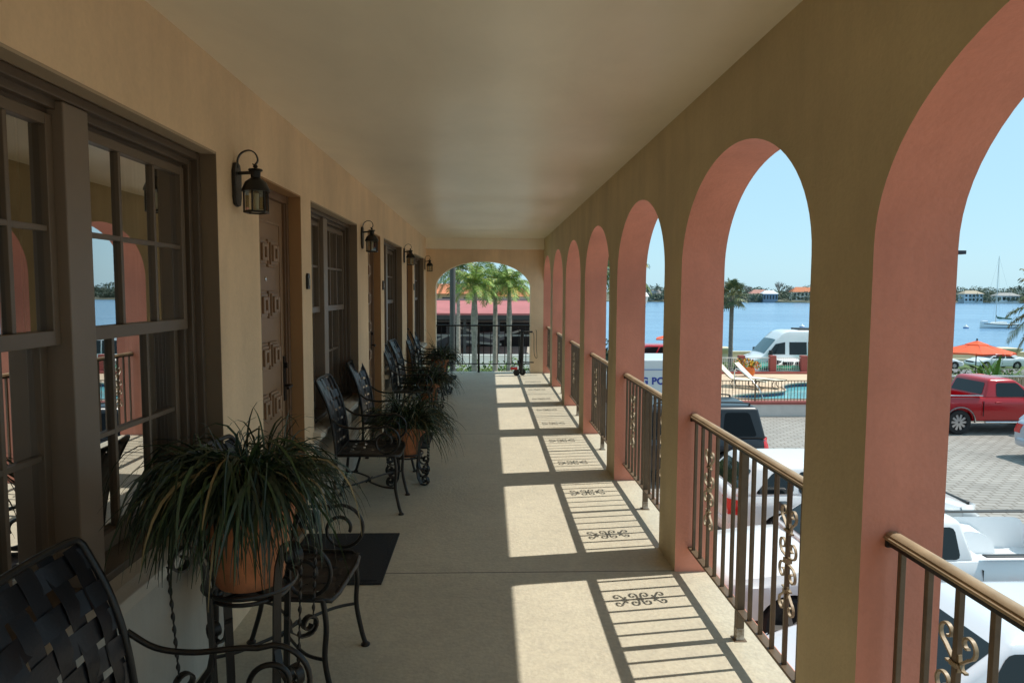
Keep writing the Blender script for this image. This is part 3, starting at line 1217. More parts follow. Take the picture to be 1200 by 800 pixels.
m.build('red_guard', mat('red_plastic', (.5, .04, .04), .5), T, bevel=.012)

# ================================================================== OUTDOORS
SHORE_Y, SEA = 66., -6.2


def gz(x, y):
    """height of the land"""
    if y < 36: z = GZ
    elif y < 60: z = GZ - 2.2 * ((y - 36) / 24) * min(1, max(0, (x - 6) / 8))
    else: z = GZ - 2.2 * min(1, max(0, (x - 6) / 8))
    return z


WX0 = 10.5  # the land ends here beyond the sea wall
GRASS = mat('lawn', (.075, .12, .03), .9, var=.35, vscale=.6, bump=.8, bscale=30, fine=.25)
ASPH = mat('street_asphalt', (.16, .155, .15), .9, var=.12, vscale=.8, fine=.1, bscale=80)
SANDY = mat('dry_ground', (.26, .23, .16), .95, var=.25, vscale=.4, fine=.15)
CREAM = mat('cream_masonry', (.62, .54, .38), .8, var=.08, vscale=1, bump=.2, bscale=30)
DECK = mat('pool_deck', (.60, .44, .30), .8, var=.08, vscale=.8, fine=.06)
REDM = mat('red_masonry', (.34, .085, .07), .75, var=.1, vscale=2)
WHITEP = paint('white_car_paint', (.78, .79, .80))
PALEBLUE = paint('pale_silver_blue_paint', (.62, .68, .74))
BLACKP = paint('black_blue_paint', (.008, .009, .014), .35, 0., .25)
REDP = paint('red_car_paint', (.44, .006, .012), .25, 0., .35)
SILVERP = paint('silver_car_paint', (.48, .50, .56), .3, .3)
GREENP = paint('green_car_paint', (.015, .25, .13), .25)
WHITEM = mat('white_paint', (.78, .77, .74), .6, var=.04)

# ground sheet with the bay cut down into it
g = MB()
xs = [-1500, -400, -120, -40, -12, 0, 3, 6, 8, WX0 - .3, WX0 + .3, 14, 20, 30, 45, 60, 90, 160, 400, 1500]
ys = [-1500, -300, -60, -10, 10, 24, 30, 36, 42, 48, 54, 60, 64, SHORE_Y - .1, SHORE_Y + .3, 75, 90, 120, 180, 300, 520, 1500]
idx = {}
vs = []
for j, yy in enumerate(ys):
    for i, xx in enumerate(xs):
        z = gz(xx, yy) - .02
        if xx > WX0 and yy > SHORE_Y: z = SEA - 2
        idx[i, j] = len(vs)
        vs.append((xx, yy, z))
fs = [(idx[i, j], idx[i + 1, j], idx[i + 1, j + 1], idx[i, j + 1]) for j in range(len(ys) - 1) for i in range(len(xs) - 1)]
g.add(vs, fs)
tag(g.build('ground', SANDY), kind='structure')
m = MB()
m.box(WX0 - 60, 3000, SHORE_Y - .5, 3000, SEA - .5, SEA)
WAT = water_mat('bay_water', (.105, .22, .37), (.15, .29, .45), .55, .5, .22, .35)
tag(m.build('bay_water', WAT), kind='structure')
# parking court of pavers
m = MB()
m.quad((XO + .03, -12, GZ), (34, -12, GZ), (34, 24.4, GZ), (XO + .03, 24.4, GZ))
m.quad((XO + .03, 24.4, GZ), (5.9, 24.4, GZ), (5.9, 36, GZ), (XO + .03, 36, GZ))
tag(m.build('parking_pavement', PAVER), kind='structure')


def strip(name, y0, y1, x0, x1, mt, dz):
    m = MB()
    n = 24
    k = 6
    vs = []
    for j in range(k + 1):
        for i in range(n + 1):
            xx = x0 + (x1 - x0) * i / n
            yy = y0 + (y1 - y0) * j / k
            vs.append((xx, yy, gz(xx, yy) + dz))
    m.add(vs, [(j * (n + 1) + i, j * (n + 1) + i + 1, (j + 1) * (n + 1) + i + 1, (j + 1) * (n + 1) + i) for j in range(k) for i in range(n)])
    return tag(m.build(name, mt), kind='structure')


strip('lawn', 36.05, 41, 6, 120, GRASS, .02)
strip('street', 41.05, 56, 6, 120, ASPH, .012)
strip('shore_lawn', 56.05, SHORE_Y - 1.2, 6, 120, GRASS, .03)
m = MB()
m.box(-30, 1.3, YE + 1, 22, GZ - .03, GZ + .004)
tag(m.build('side_lawn', GRASS), kind='structure')
m = MB()
m.box(-40, 8, 22.05, 60, GZ - .03, GZ + .006)
tag(m.build('side_yard', mat('pale_concrete_yard', (.46, .44, .38), .9, var=.12, vscale=.5)), kind='structure')

# ------------------------------------------------ sea wall with piers
T = thing('sea_wall', 'long cream masonry sea wall along the water behind the street', 'sea wall', (WX0, SHORE_Y, 0))
m = MB()
zb = gz(40, 65)
m.box(0, 110, -.2, .2, zb - 2.5, zb + .82)
m.build('wall', CREAM, T)
m = MB()
m.box(-.02, 110, -.28, .28, zb + .82, zb + .97)
m.build('coping', CREAM, T, bevel=.03)
m = MB()
m.box(0, 110, -.75, -.21, zb - 1, zb + .34)
m.build('bench_step', CREAM, T, bevel=.03)
for xx in range(5, 70, 1):
    px = 5 + (xx - 5) * 7.2
    if px > 90: break
    m = MB()
    M4 = Matrix.Translation((px, 0, 0))
    for (w0, w1, z0, z1) in ((.62, .62, zb - 2, zb + .75), (.62, .98, zb + .75, zb + 1.2), (1.0, 1.0, zb + 1.2, zb + 1.36)):
        r = lambda w_, z_: [(px - w_, -w_, z_), (px + w_, -w_, z_), (px + w_, w_, z_), (px - w_, w_, z_)]
        m.loft([r(w0, z0), r(w1, z1)])
    m.build('pier', CREAM, T)

# ------------------------------------------------ pool terrace
DZ = -2.40
PX0, PX1, PY0, PY1 = 6.0, 16.2, 24.45, 33.6
pool = []
for p in [(9.35, 25.65), (9.7, 26.3), (10.6, 26.75), (11.6, 27.1), (12.25, 27.55), (12.5, 28.3), (12.95, 29.2), (13.9, 29.9), (14.9, 29.9), (15.5, 29), (15.6, 27.3), (15.2, 25.6), (14.2, 25.1), (12, 25.05), (10.2, 25.1)]:
    pool.append(Vector((p[0], p[1], 0)))
P2 = []
n = len(pool)
for i in range(n):
    p0, p1, p2, p3 = pool[i - 1], pool[i], pool[(i + 1) % n], pool[(i + 2) % n]
    for k in range(4):
        t = k / 4
        P2.append(.5 * ((2 * p1) + (p2 - p0) * t + (2 * p0 - 5 * p1 + 4 * p2 - p3) * t * t + (3 * p1 - p0 - 3 * p2 + p3) * t ** 3))
pool = P2
outer = [Vector(p) for p in ((PX0, PY0 + .25, 0), (PX1, PY0 + .25, 0), (PX1, PY1, 0), (PX0, PY1, 0))]
tri = tessellate_polygon([outer, pool])
allp = outer + pool
m = MB()
m.add([(p.x, p.y, DZ) for p in allp], [tuple(t) for t in tri])
m.box(PX0, PX1, PY0 + .25, PY1, GZ, GZ + .02)
for a, b in zip(outer, outer[1:] + outer[:1]):
    m.quad((a.x, a.y, GZ), (b.x, b.y, GZ), (b.x, b.y, DZ), (a.x, a.y, DZ))
tag(m.build('pool_terrace', DECK), kind='structure')
T = thing('swimming_pool', 'kidney-shaped swimming pool with turquoise water and a dark tile edge', 'pool', (12, 27, DZ))
off = Vector((12, 27, DZ))
m = MB()
k = len(pool)
for i in range(k):
    a, b = pool[i], pool[(i + 1) % k]
    m.quad((a.x - 12, a.y - 27, .0), (b.x - 12, b.y - 27, .0), (b.x - 12, b.y - 27, -.17), (a.x - 12, a.y - 27, -.17))
m.build('tile_band', mat('dark_blue_tile', (.03, .05, .11), .25, var=.4, vscale=20), T, fixn=False)
m = MB()
m.tube([(p.x - 12, p.y - 27, .012) for p in pool], .05, 8, closed=True)
m.build('coping', mat('pool_coping', (.45, .36, .28), .7), T, smooth=60)
m = MB()
tri2 = tessellate_polygon([pool])
m.add([(p.x - 12, p.y - 27, -.16) for p in pool], [tuple(t) for t in tri2])
m.build('water', water_mat('pool_water', (.12, .42, .47), (.25, .58, .62), 1.6, .25, .08, .05), T)
# hand rail of the pool
rlp = at(880, 455, 28.0)
T = thing('pool_handrail', 'bright metal handrail leading into the pool', 'handrail', (10.55, 27.2, DZ))
m = MB()
m.tube(smoothpath([(-.35, .55, .0), (-.35, .52, .8), (-.2, .3, .85), (.25, -.35, .3), (.42, -.6, -.2)]), .024, 8)
m.build('rail', CHROME, T, smooth=60)

# low wall with a red cap and dark pickets, facing the court
T = thing('pool_front_fence', 'low pale wall with red cap and dark picket fence in front of the pool', 'fence', (PX0, PY0, GZ))
m = MB()
m.box(0, PX1 - PX0, 0, .24, 0, .46)
m.build('wall', mat('pale_wall_render', (.60, .55, .52), .85, var=.06), T)
m = MB()
m.box(-.03, PX1 - PX0 + .03, -.04, .28, .46, .56)
m.build('cap', REDM, T, bevel=.01)
m = MB()
m.box(0, PX1 - PX0, .105, .135, 1.30, 1.33)
m.box(0, PX1 - PX0, .105, .135, .63, .655)
m.build('rail', BRONZE, T)
nP = 84
for i in range(nP):
    m = MB()
    xx = .05 + i * (PX1 - PX0 - .1) / (nP - 1)
    hw = .022 if i % 21 == 10 else .0085
    m.box(xx - hw, xx + hw, .12 - hw, .12 + hw, .56, 1.36 if hw > .01 else 1.299)
    m.build('picket', BRONZE, T)
# rear pool fence, red posts and white bars
T = thing('pool_rear_fence', 'white barred fence with red square posts behind the sun loungers', 'fence', (PX0, PY1, DZ))
for i in range(7):
    m = MB()
    xx = .35 + i * 1.58
    m.box(xx - .15, xx + .15, -.15, .15, 0, .90)
    m.build('post', REDM, T, bevel=.015)
m = MB()
m.box(3.4, PX1 - PX0, -.35, -.16, 0, .10)
m.build('red_kerb', REDM, T, bevel=.01)
m = MB()
m.box(.1, PX1 - PX0, -.02, .02, .76, .80)
m.box(.1, PX1 - PX0, -.02, .02, .12, .15)
m.build('rail', WHITEM, T)
for i in range(92):
    xx = .12 + i * .11
    m = MB()
    m.box(xx - .008, xx + .008, -.008, .008, .15, .76)
    m.build('bar', WHITEM, T)
# red-capped fence beyond the red pickup
fx = at(1080, 455, 26.5)
T = thing('picket_fence', 'tan picket fence with a white top rail behind the red pickup', 'fence', (fx.x, 26.5, GZ))
m = MB()
m.box(0, 9, -.03, .03, 1.22, 1.28)
m.build('top_rail', WHITEM, T)
m = MB()
m.box(0, 9, -.1, .1, 0, .45)
m.build('base_wall', mat('pale_wall_render', (.6, .55, .52)), T)
for i in range(70):
    xx = .05 + i * .128
    m = MB()
    m.box(xx - .045, xx + .045, -.012, .012, .45, 1.22)
    m.build('picket', mat('tan_picket', (.36, .26, .17), .8, var=.15), T)


# ------------------------------------------------ loungers, flower pot, umbrellas
def make_lounger(label, x, y, rz):
    T = thing('sun_lounger', label, 'sun lounger', (x, y, DZ), rz, 'cream sling loungers by the pool')
    SL = mat('cream_sling', (.72, .66, .52), .8)
    m = MB()
    m.bar([(-.15, 0, .38), (.6, 0, .36), (1.25, 0, .34)], (0, 1, 0), .58, .012)
    m.build('seat', SL, T)
    m = MB()
    m.bar([(-.15, 0, .38), (-.45, 0, .66), (-.78, 0, .98)], (0, 1, 0), .58, .012)
    m.build('backrest', SL, T)
    fr = MB()
    for s in (-1, 1):
        fr.tube(smoothpath([(-.8, s * .31, 1.0), (-.15, s * .31, .39), (.6, s * .31, .37), (1.28, s * .31, .35)]), .018, 6)
    fr.build('frame', BRONZE, T, smooth=50)
    for xx in (-.05, .95):
        for s in (-1, 1):
            m = MB()
            m.tube(smoothpath([(xx - .02, s * .31, .36), (xx - .1, s * .31, .15), (xx, s * .31, .01), (xx + .12, s * .31, .02)]), .018, 6)
            m.build('leg', BRONZE, T, smooth=50)
    return T


p1, p2 = at(863, 452, 28.6), at(882, 451, 28.9)
L1 = make_lounger('cream sling lounger at the edge of a pink pillar, the first of two', p1.x, 28.6, R(-36))
dup(L1, None, (p2.x + .05, 28.9, DZ), R(-38), 'cream sling lounger beside the orange flower pot')
fp = at(878, 440, 32.4)
T = thing('flower_pot', 'orange glazed pot with yellow and orange flowers behind the loungers', 'flower pot', (fp.x, 32.4, DZ))
m = MB()
m.lathe([(0, 0), (.16, 0), (.24, .1), (.27, .26), (.23, .38), (.25, .42), (.2, .40), (0, .36)], n=20)
m.build('pot', mat('orange_glaze', (.75, .16, .02), .3), T, smooth=40)


def leaf_cloud(mb, blobs, n, size, rng, mi_n=1, flat=.0):
    tot = sum(b[3] * b[4] * b[5] for b in blobs)
    for (cx, cy, cz, rx, ry, rz_) in blobs:
        for _ in range(max(4, int(n * rx * ry * rz_ / tot))):
            while True:
                u = Vector((rng.uniform(-1, 1), rng.uniform(-1, 1), rng.uniform(-1, 1)))
                if .25 < u.length < 1: break
            rr = u.length
            u = u * (rng.uniform(.72, 1.04) / rr) if rng.random() < .75 else u
            c = Vector((cx + u.x * rx, cy + u.y * ry, cz + u.z * rz_))
            s = size * rng.uniform(.5, 1.25)
            a = Vector((rng.uniform(-1, 1), rng.uniform(-1, 1), rng.uniform(-1, 1) * (1 - flat))).normalized()
            b_ = a.orthogonal().normalized()
            b_ = (Matrix.Rotation(rng.uniform(0, 6.28), 3, a) @ b_)
            mb.quad(c - a * s, c + b_ * s * .45, c + a * s, c - b_ * s * .45, rng.randrange(mi_n))


LEAF1 = mat('leaf_green', (.055, .10, .025), .6, var=.3, vscale=3)
LEAF2 = mat('leaf_light_green', (.12, .19, .04), .6, var=.3, vscale=3)
LEAF3 = mat('leaf_dark', (.025, .05, .02), .6, var=.3, vscale=3)
YFLOW = mat('yellow_petal', (.8, .5, .03), .6)
OFLOW = mat('orange_petal', (.8, .2, .03), .6)
rng = random.Random(4)
m = MB()
leaf_cloud(m, [(-.12, 0, .62, .42, .3, .24), (.25, 0, .55, .3, .3, .18), (-.5, .1, .72, .22, .2, .14)], 420, .07, rng, 4)
m.build('flowers', [LEAF2, LEAF1, YFLOW, OFLOW], T, fixn=False)


def make_umbrella(label, x, y, zb, hgt, rad):
    T = thing('patio_umbrella', label, 'umbrella', (x, y, zb), .3, 'orange patio umbrellas')
    OC = mat('orange_canvas', (.85, .10, .025), .75, var=.06, vscale=3)
    m = MB()
    n = 8
    for k in range(n):
        a, b = 2 * PI * k / n, 2 * PI * (k + 1) / n
        A = lambda r, z, t: (r * math.cos(t), r * math.sin(t), z)
        md = (a + b) / 2
        ca = math.cos(PI / n)
        lv = [(.02, hgt), (.30 * rad, hgt - .17), (.30 * rad + .02, hgt - .21), (rad, hgt - .52), (rad, hgt - .60)]
        for (r0, z0), (r1, z1) in zip(lv, lv[1:]):
            m.quad(A(r0, z0, a), A(r1, z1, a), A(r1 * ca, z1 + (.03 if r1 > .8 * rad else 0), md), A(r0 * ca, z0, md))
            m.quad(A(r0 * ca, z0, md), A(r1 * ca, z1 + (.03 if r1 > .8 * rad else 0), md), A(r1, z1, b), A(r0, z0, b))
    m.build('canopy', OC, T, fixn=False)
    m = MB()
    for k in range(n):
        a = 2 * PI * k / n
        m.tube([(.02, 0, hgt - .05), (rad * math.cos(a), rad * math.sin(a), hgt - .54)], .01, 5)
    m.build('ribs', DARKM, T)
    m = MB()
    m.tube([(0, 0, 0), (0, 0, hgt + .04)], .024, 10)
    m.lathe([(0, hgt + .02), (.05, hgt + .03), (.03, hgt + .09), (0, hgt + .11)], n=12)
    m.build('pole', DARKM, T, smooth=40)
    m = MB()
    m.lathe([(0, 0), (.26, 0), (.26, .06), (.06, .10), (.05, .2), (0, .2)], n=20)
    m.build('base', DARKM, T, smooth=40)
    return T


u1 = at(1145, 399, 31)
UB = make_umbrella('orange patio umbrella beyond the red pickup', u1.x, 31, GZ, u1.z - GZ, 1.55)
u2 = at(800, 396, 38)
dup(UB, None, (u2.x, 38, GZ + .1), .1, 'second orange umbrella, only its edge showing beside a pillar above the pool truck')


# ------------------------------------------------ vehicles
def car(name, label, cat, x, y, z, rz, P, pm, group=None, glass=None):
    """nose to +x; P: L W H prof[(x,zt)] hood/belt, cabin (belt rear, belt front, roof rear, roof front), axles"""
    T = thing(name, label, cat, (x, y, z), rz, group)
    L, W, Hh = P['L'], P['W'], P['H']
    zb = P.get('zb', .26)
    gl = glass or CARGLASS
    rings = []
    prof = P['prof']
    hL = L / 2
    N = 26
    def top(xx):
        for (a, za), (b, zb2) in zip(prof, prof[1:]):
            if a <= xx <= b:
                t = (xx - a) / (b - a)
                t = t * t * (3 - 2 * t) if P.get('soft', True) else t
                return za + (zb2 - za) * t
        return prof[-1][1]
    xs_ = sorted(set([-hL, -hL + .05, -hL + .14] + [-hL + .3 + (L - .6) * i / N for i in range(N + 1)] + [hL - .14, hL - .05, hL]))
    for xx in xs_:
        e = max(0, (abs(xx) - (hL - .5)) / .5)
        wv = W / 2 * (1 - P.get('round', .16) * e ** 2.2)
        zt = top(xx)
        e2 = max(0, (abs(xx) - (hL - .14)) / .14)
        zt -= P.get('nose', .14) * e2 * e2
        zl = zb + .10 * e2
        zs = zb + .30
        half = [(.80 * wv, zl), (.94 * wv, zl + .04), (.985 * wv, zs), (1.0 * wv, (zs + zt) / 2 + .02), (.975 * wv, zt - .12), (.93 * wv, zt - .035), (.84 * wv, zt), (.4 * wv, zt + .022)]
        ring = [(xx, a, b) for a, b in half] + [(xx, 0, zt + .03)] + [(xx, -a, b) for a, b in half[::-1]]
        rings.append(ring)
    m = MB()
    m.loft(rings)
    body = m.build('body', pm, T, smooth=38)
    # cut the wheel openings (and the bed of a pickup)
    cut = MB()
    wr = P['wr']
    for ax in P['axles']:
        for s in (-1, 1):
            Mx = Matrix.Translation((ax, s * W / 2, wr)) @ Matrix.Rotation(PI / 2, 4, 'X')
            cut.lathe([(0, -.30), (wr + .065, -.30), (wr + .065, .30), (0, .30)], M=Mx, n=28)
    if 'bed' in P:
        b0, b1 = P['bed']
        cut.box(b0, b1, -W / 2 + .09, W / 2 - .09, P['bedz'], 3)
    co = cut.build('cutter', pm, T)
    md = body.modifiers.new('openings', 'BOOLEAN')
    md.object = co
    md.operation = 'DIFFERENCE'
    md.solver = 'EXACT'
    bpy.context.view_layer.update()
    dg = bpy.context.evaluated_depsgraph_get()
    me = bpy.data.meshes.new_from_object(body.evaluated_get(dg))
    me.name = 'body'
    body.modifiers.clear()
    old = body.data
    body.data = me
    me.set_sharp_from_angle(angle=R(38))
    bpy.data.meshes.remove(old)
    bpy.data.objects.remove(co)
    # dark under-body so the openings are not hollow
    m = MB()
    m.box(-hL + .25, hL - .25, -W / 2 + .3, W / 2 - .3, zb - .04, .62 if 'bed' in P else .72)
    m.build('underbody', BLACK, T)
    # cabin
    cr, cf, rr, rf_ = P['cabin']
    zbelt, wb, wt = P['belt'], W / 2 * .93, W / 2 * P.get('tumble', .76)
    zB = zbelt - .04
    m = MB()
    vs = []
    for (xa, xb, wv, zv) in ((cr, cf, wb, zB), (rr, rf_, wt, Hh - .05)):
        vs += [(xa, -wv, zv), (xb, -wv, zv), (xb, wv, zv), (xa, wv, zv)]
    mid = .5 * (rr + rf_)
    m.add(vs, [(0, 1, 2, 3), (0, 4, 5, 1), (1, 5, 6, 2), (2, 6, 7, 3), (3, 7, 4, 0)])
    m.add([(rr, -wt, Hh - .05), (rf_, -wt, Hh - .05), (rf_, wt, Hh - .05), (rr, wt, Hh - .05), (rr + .12, -wt + .15, Hh), (rf_ - .12, -wt + .15, Hh), (rf_ - .12, wt - .15, Hh), (rr + .12, wt - .15, Hh)],
          [(4, 5, 6, 7), (0, 1, 5, 4), (1, 2, 6, 5), (2, 3, 7, 6), (3, 0, 4, 7)])
    o = m.build('roof', P.get('roofmat', pm), T)
    bm = bmesh.new()
    bm.from_mesh(o.data)
    bmesh.ops.remove_doubles(bm, verts=bm.verts, dist=.001)
    bmesh.ops.recalc_face_normals(bm, faces=bm.faces)
    bm.to_mesh(o.data)
    bm.free()
    o.data.polygons.foreach_set('use_smooth', [True] * len(o.data.polygons))
    o.data.set_sharp_from_angle(angle=R(60))
    bv = o.modifiers.new('bevel', 'BEVEL')
    bv.width = .055
    bv.segments = 3
    bv.limit_method = 'ANGLE'
    bv.angle_limit = R(12)
    # glass
    def corner(u, t, s):
        xa, xb = cr + (rr - cr) * t, cf + (rf_ - cf) * t
        return Vector((xa + (xb - xa) * u, s * (wb + (wt - wb) * t + .006), zB + (Hh - .05 - zB) * t))

    def pane(pts, name='window'):
        m = MB()
        # rounded corners by inset chamfers
        q = []
        k = len(pts)
        for i in range(k):
            a, b, c = Vector(pts[i - 1]), Vector(pts[i]), Vector(pts[(i + 1) % k])
            da, dc = (a - b), (c - b)
            ra, rc = min(.06, da.length * .3), min(.06, dc.length * .3)
            A_, C_ = b + da.normalized() * ra, b + dc.normalized() * rc
            q += [A_, b + (A_ - b) * .3 + (C_ - b) * .3, C_]
        m.add(q, [tuple(range(len(q)))])
        return m.build(name, gl, T)

    t0, t1 = .10, .86
    for s in (-1, 1):
        for (u0, u1, v0, v1) in P['side']:
            pane([corner(u0, t0, s), corner(u1, t0, s), corner(v1, t1, s), corner(v0, t1, s)], 'side_window')
    def ends(xb_, xr_, sgn, name, a=.12, b=.90, k=.90):
        q = []
        for t, s in ((a, -1), (a, 1), (b, 1), (b, -1)):
            xx = xb_ + (xr_ - xb_) * t
            q.append((xx + sgn * .008, s * (wb + (wt - wb) * t) * k, zB + (Hh - .05 - zB) * t + .002))
        pane(q, name)
    ends(cf, rf_, 1, 'windshield')
    ends(cr, rr, -1, 'rear_window', a=.2, b=.84, k=.84)
    # wheels
    for ax in P['axles']:
        for s in (-1, 1):
            wo = bpy.data.objects.new('wheel', None)
            COL.objects.link(wo)
            wo.parent = T
            wo.location = (ax, s * (W / 2 - .115), wr)
            Mx = Matrix.Rotation(-s * PI / 2, 4, 'X')
            m = MB()
            ri = wr * .66
            m.lathe([(ri, -.10), (wr * .93, -.105), (wr, -.07), (wr, .07), (wr * .93, .105), (ri, .10)], M=Mx, n=32)
            m.f = m.f[:-2]; m.mi = m.mi[:-2]
            m.build('tyre', RUBBER, wo, smooth=40)
            m = MB()
            m.lathe([(0, .06), (wr * .14, .075), (wr * .15, .05), (wr * .16, .02), (ri, .01), (ri * .98, .07), (ri * 1.01, .095), (ri * 1.02, -.09), (0, -.08)], M=Mx, n=32, mi=0)
            ns = P.get('spokes', 5)
            for k in range(ns):
                a = 2 * PI * k / ns
                dv = Vector((math.cos(a), math.sin(a), 0))
                tn = Vector((-dv.y, dv.x, 0))
                pts = []
                for (r_, w_, z_) in ((wr * .08, wr * .07, .075), (ri * .98, wr * .10, .07)):
                    for sg in (-1, 1): pts.append(Mx @ (dv * r_ + tn * w_ * sg + Vector((0, 0, z_))))
                b0 = len(m.v)
                m.add([pts[0], pts[1], pts[3], pts[2]], [(0, 1, 2, 3)], 1)
            m.build('rim', [mat('dark_rim_well', (.05, .05, .055), .5, .5), ALLOY], wo, smooth=40)
    # lights follow the skin of the body
    fz, bz = P.get('lampz', .70), P.get('tailz', .85)
    tx, tw_, th = P.get('taill', (.10, .30, .2))

    def ringat(xx):
        return min(rings, key=lambda r_: abs(r_[0][0] - xx))

    def hw_at(xx, z):
        a = [r_ for r_ in rings if r_[0][0] <= xx + 1e-6][-1]
        b = [r_ for r_ in rings if r_[0][0] >= xx - 1e-6][0]
        def f_(r_):
            h_ = r_[:7]
            for p, q in zip(h_, h_[1:]):
                if p[2] <= z <= q[2]:
                    return p[1] + (q[1] - p[1]) * (z - p[2]) / max(1e-6, q[2] - p[2])
            return h_[-1][1]
        if b[0][0] - a[0][0] < 1e-6: return f_(a)
        t = (xx - a[0][0]) / (b[0][0] - a[0][0])
        return f_(a) * (1 - t) + f_(b) * t

    def lens(s, e, ln, wid, z0, z1, name, mt, fade=0.):
        m = MB()
        xs2 = [e * (hL - ln * k / 5) for k in range(6)]
        zs2 = [z0 + (z1 - z0) * k / 4 for k in range(5)]
        vs, fs = [], []
        cols = []
        for k in range(3):
            cols.append([(e * (hL + .008), s * (hw_at(e * hL, z) - wid * (1 - k / 3)), z) for z in zs2])
        for k, xx in enumerate(xs2):
            cols.append([(xx + e * .008 * (k == 0), s * (hw_at(xx, z) + .008), z + fade * k / 5 * (z - z0)) for z in zs2])
        for c in cols: vs += c
        for a in range(len(cols) - 1):
            for b in range(4): fs.append((a * 5 + b, a * 5 + 5 + b, a * 5 + 6 + b, a * 5 + 1 + b))
        m.add(vs, fs)
        return m.build(name, mt, T, smooth=50)

    for s in (-1, 1):
        lens(s, 1, P.get('hl', .40), .26, fz - .09, fz + .08, 'headlight', CLEARLENS, .25)
        lens(s, -1, tx, tw_, bz - th, bz + th, 'taillight', REDLENS)
        m = MB()
        mx_ = cf - .28 + P.get('mirx', 0)
        m.box(mx_ - .07, mx_ + .06, s * (W / 2 + .02), s * (W / 2 + .20), zbelt + .02, zbelt + .17)
        m.box(mx_ - .03, mx_ + .03, s * (W / 2 - .1), s * (W / 2 + .03), zbelt + .03, zbelt + .08)
        m.build('mirror', P.get('mirmat', BLACK), T, bevel=.03, seg=3)
        for hx in P.get('handles', ()):
            m = MB()
            m.box(hx - .09, hx + .09, s * (W / 2 - .004) - .02, s * (W / 2 - .004) + .03, zbelt - .17, zbelt - .135)
            m.build('door_handle', P.get('hmat', pm), T, bevel=.01)
    for s in (-1, 1):
        m = MB()
        bw = W / 2 * .93
        path = [(s * (hL - .22), -bw, 0), (s * (hL - .02), -bw * .82, 0), (s * (hL + .03), 0, 0), (s * (hL - .02), bw * .82, 0), (s * (hL - .22), bw, 0)]
        pz = P.get('bump', (.33, .56))
        sp = smoothpath(path, 5)
        rg = [[(p.x, p.y, pz[0]), (p.x + s * .03, p.y, pz[0] + .05), (p.x + s * .03, p.y, pz[1] - .05), (p.x, p.y, pz[1]), (p.x - s * .1, p.y, pz[1]), (p.x - s * .1, p.y, pz[0])] for p in sp]
        m.loft(rg)
        m.build('bumper', P.get('bumpmat', pm), T, smooth=40)
    m = MB()
    m.box(hL - .06, hL + .012, -W / 2 * .55, W / 2 * .55, fz - .07, fz + .08)
    m.build('grille', BLACK, T, bevel=.02)
    # door seams
    for sx in P.get('seams', ()):
        for s in (-1, 1):
            m = MB()
            m.box(sx - .003, sx + .003, s * (W / 2) - .03, s * (W / 2) + .0015, zb + .18, zbelt - .1)
            m.build('door_seam', BLACK, T)
    return T


PICK = dict(L=5.3, W=1.82, H=1.72, zb=.42, prof=[(-2.65, 1.22), (.25, 1.22), (1.0, 1.20), (1.3, 1.12), (2.65, 1.0)], cabin=(-.62, 1.3, -.48, .62), belt=1.2, tumble=.80,
            axles=(-1.55, 1.72), wr=.37, bed=(-2.58, -.72), bedz=.72, side=[(.10, .42, .10, .44), (.46, .86, .48, .93)], lampz=.82, tailz=.92, taill=(.05, .16, .20), bump=(.42, .66), bumpmat=CHROME, handles=(.42,), seams=(-.67, .2, 1.25), round=.10, spokes=5)
SEDAN = dict(L=4.6, W=1.80, H=1.44, prof=[(-2.3, 1.02), (-1.6, 1.05), (-.8, .98), (.9, .98), (1.3, .93), (2.3, .68)], cabin=(-1.85, 1.15, -1.0, .35), belt=.97, axles=(-1.35, 1.42), wr=.33,
             side=[(.22, .50, .33, .50), (.53, .86, .53, .95)], handles=(-.55, .45), seams=(-1.0, 0, 1.0), lampz=.62, tailz=.80, taill=(.22, .3, .09), mirmat=None, spokes=8)
SUVP = dict(L=4.8, W=1.98, H=1.88, zb=.36, prof=[(-2.4, 1.15), (.8, 1.15), (1.15, 1.1), (2.4, .95)], cabin=(-2.33, 1.15, -2.17, .45), belt=1.15, axles=(-1.4, 1.5), wr=.40, tumble=.80,
            side=[(.06, .30, .09, .30), (.33, .60, .33, .60), (.63, .88, .63, .95)], lampz=.85, tailz=.96, taill=(.12, .12, .17), handles=(-.6, .35), seams=(-.95, .05, 1.0), round=.10, spokes=6)
HATCH = dict(L=4.5, W=1.82, H=1.54, zb=.30, prof=[(-2.25, 1.05), (.8, 1.05), (1.2, .99), (2.25, .78)], cabin=(-2.15, 1.2, -1.72, .45), belt=1.05, axles=(-1.33, 1.36), wr=.34, tumble=.78,
             side=[(.09, .30, .14, .30), (.33, .58, .33, .58), (.61, .87, .61, .95)], lampz=.72, tailz=.82, taill=(.28, .2, .13), handles=(-.6, .4), seams=(-.95, 0, 1.0), spokes=6)
for q in (SEDAN, HATCH, SUVP): q['mirmat'] = BLACK

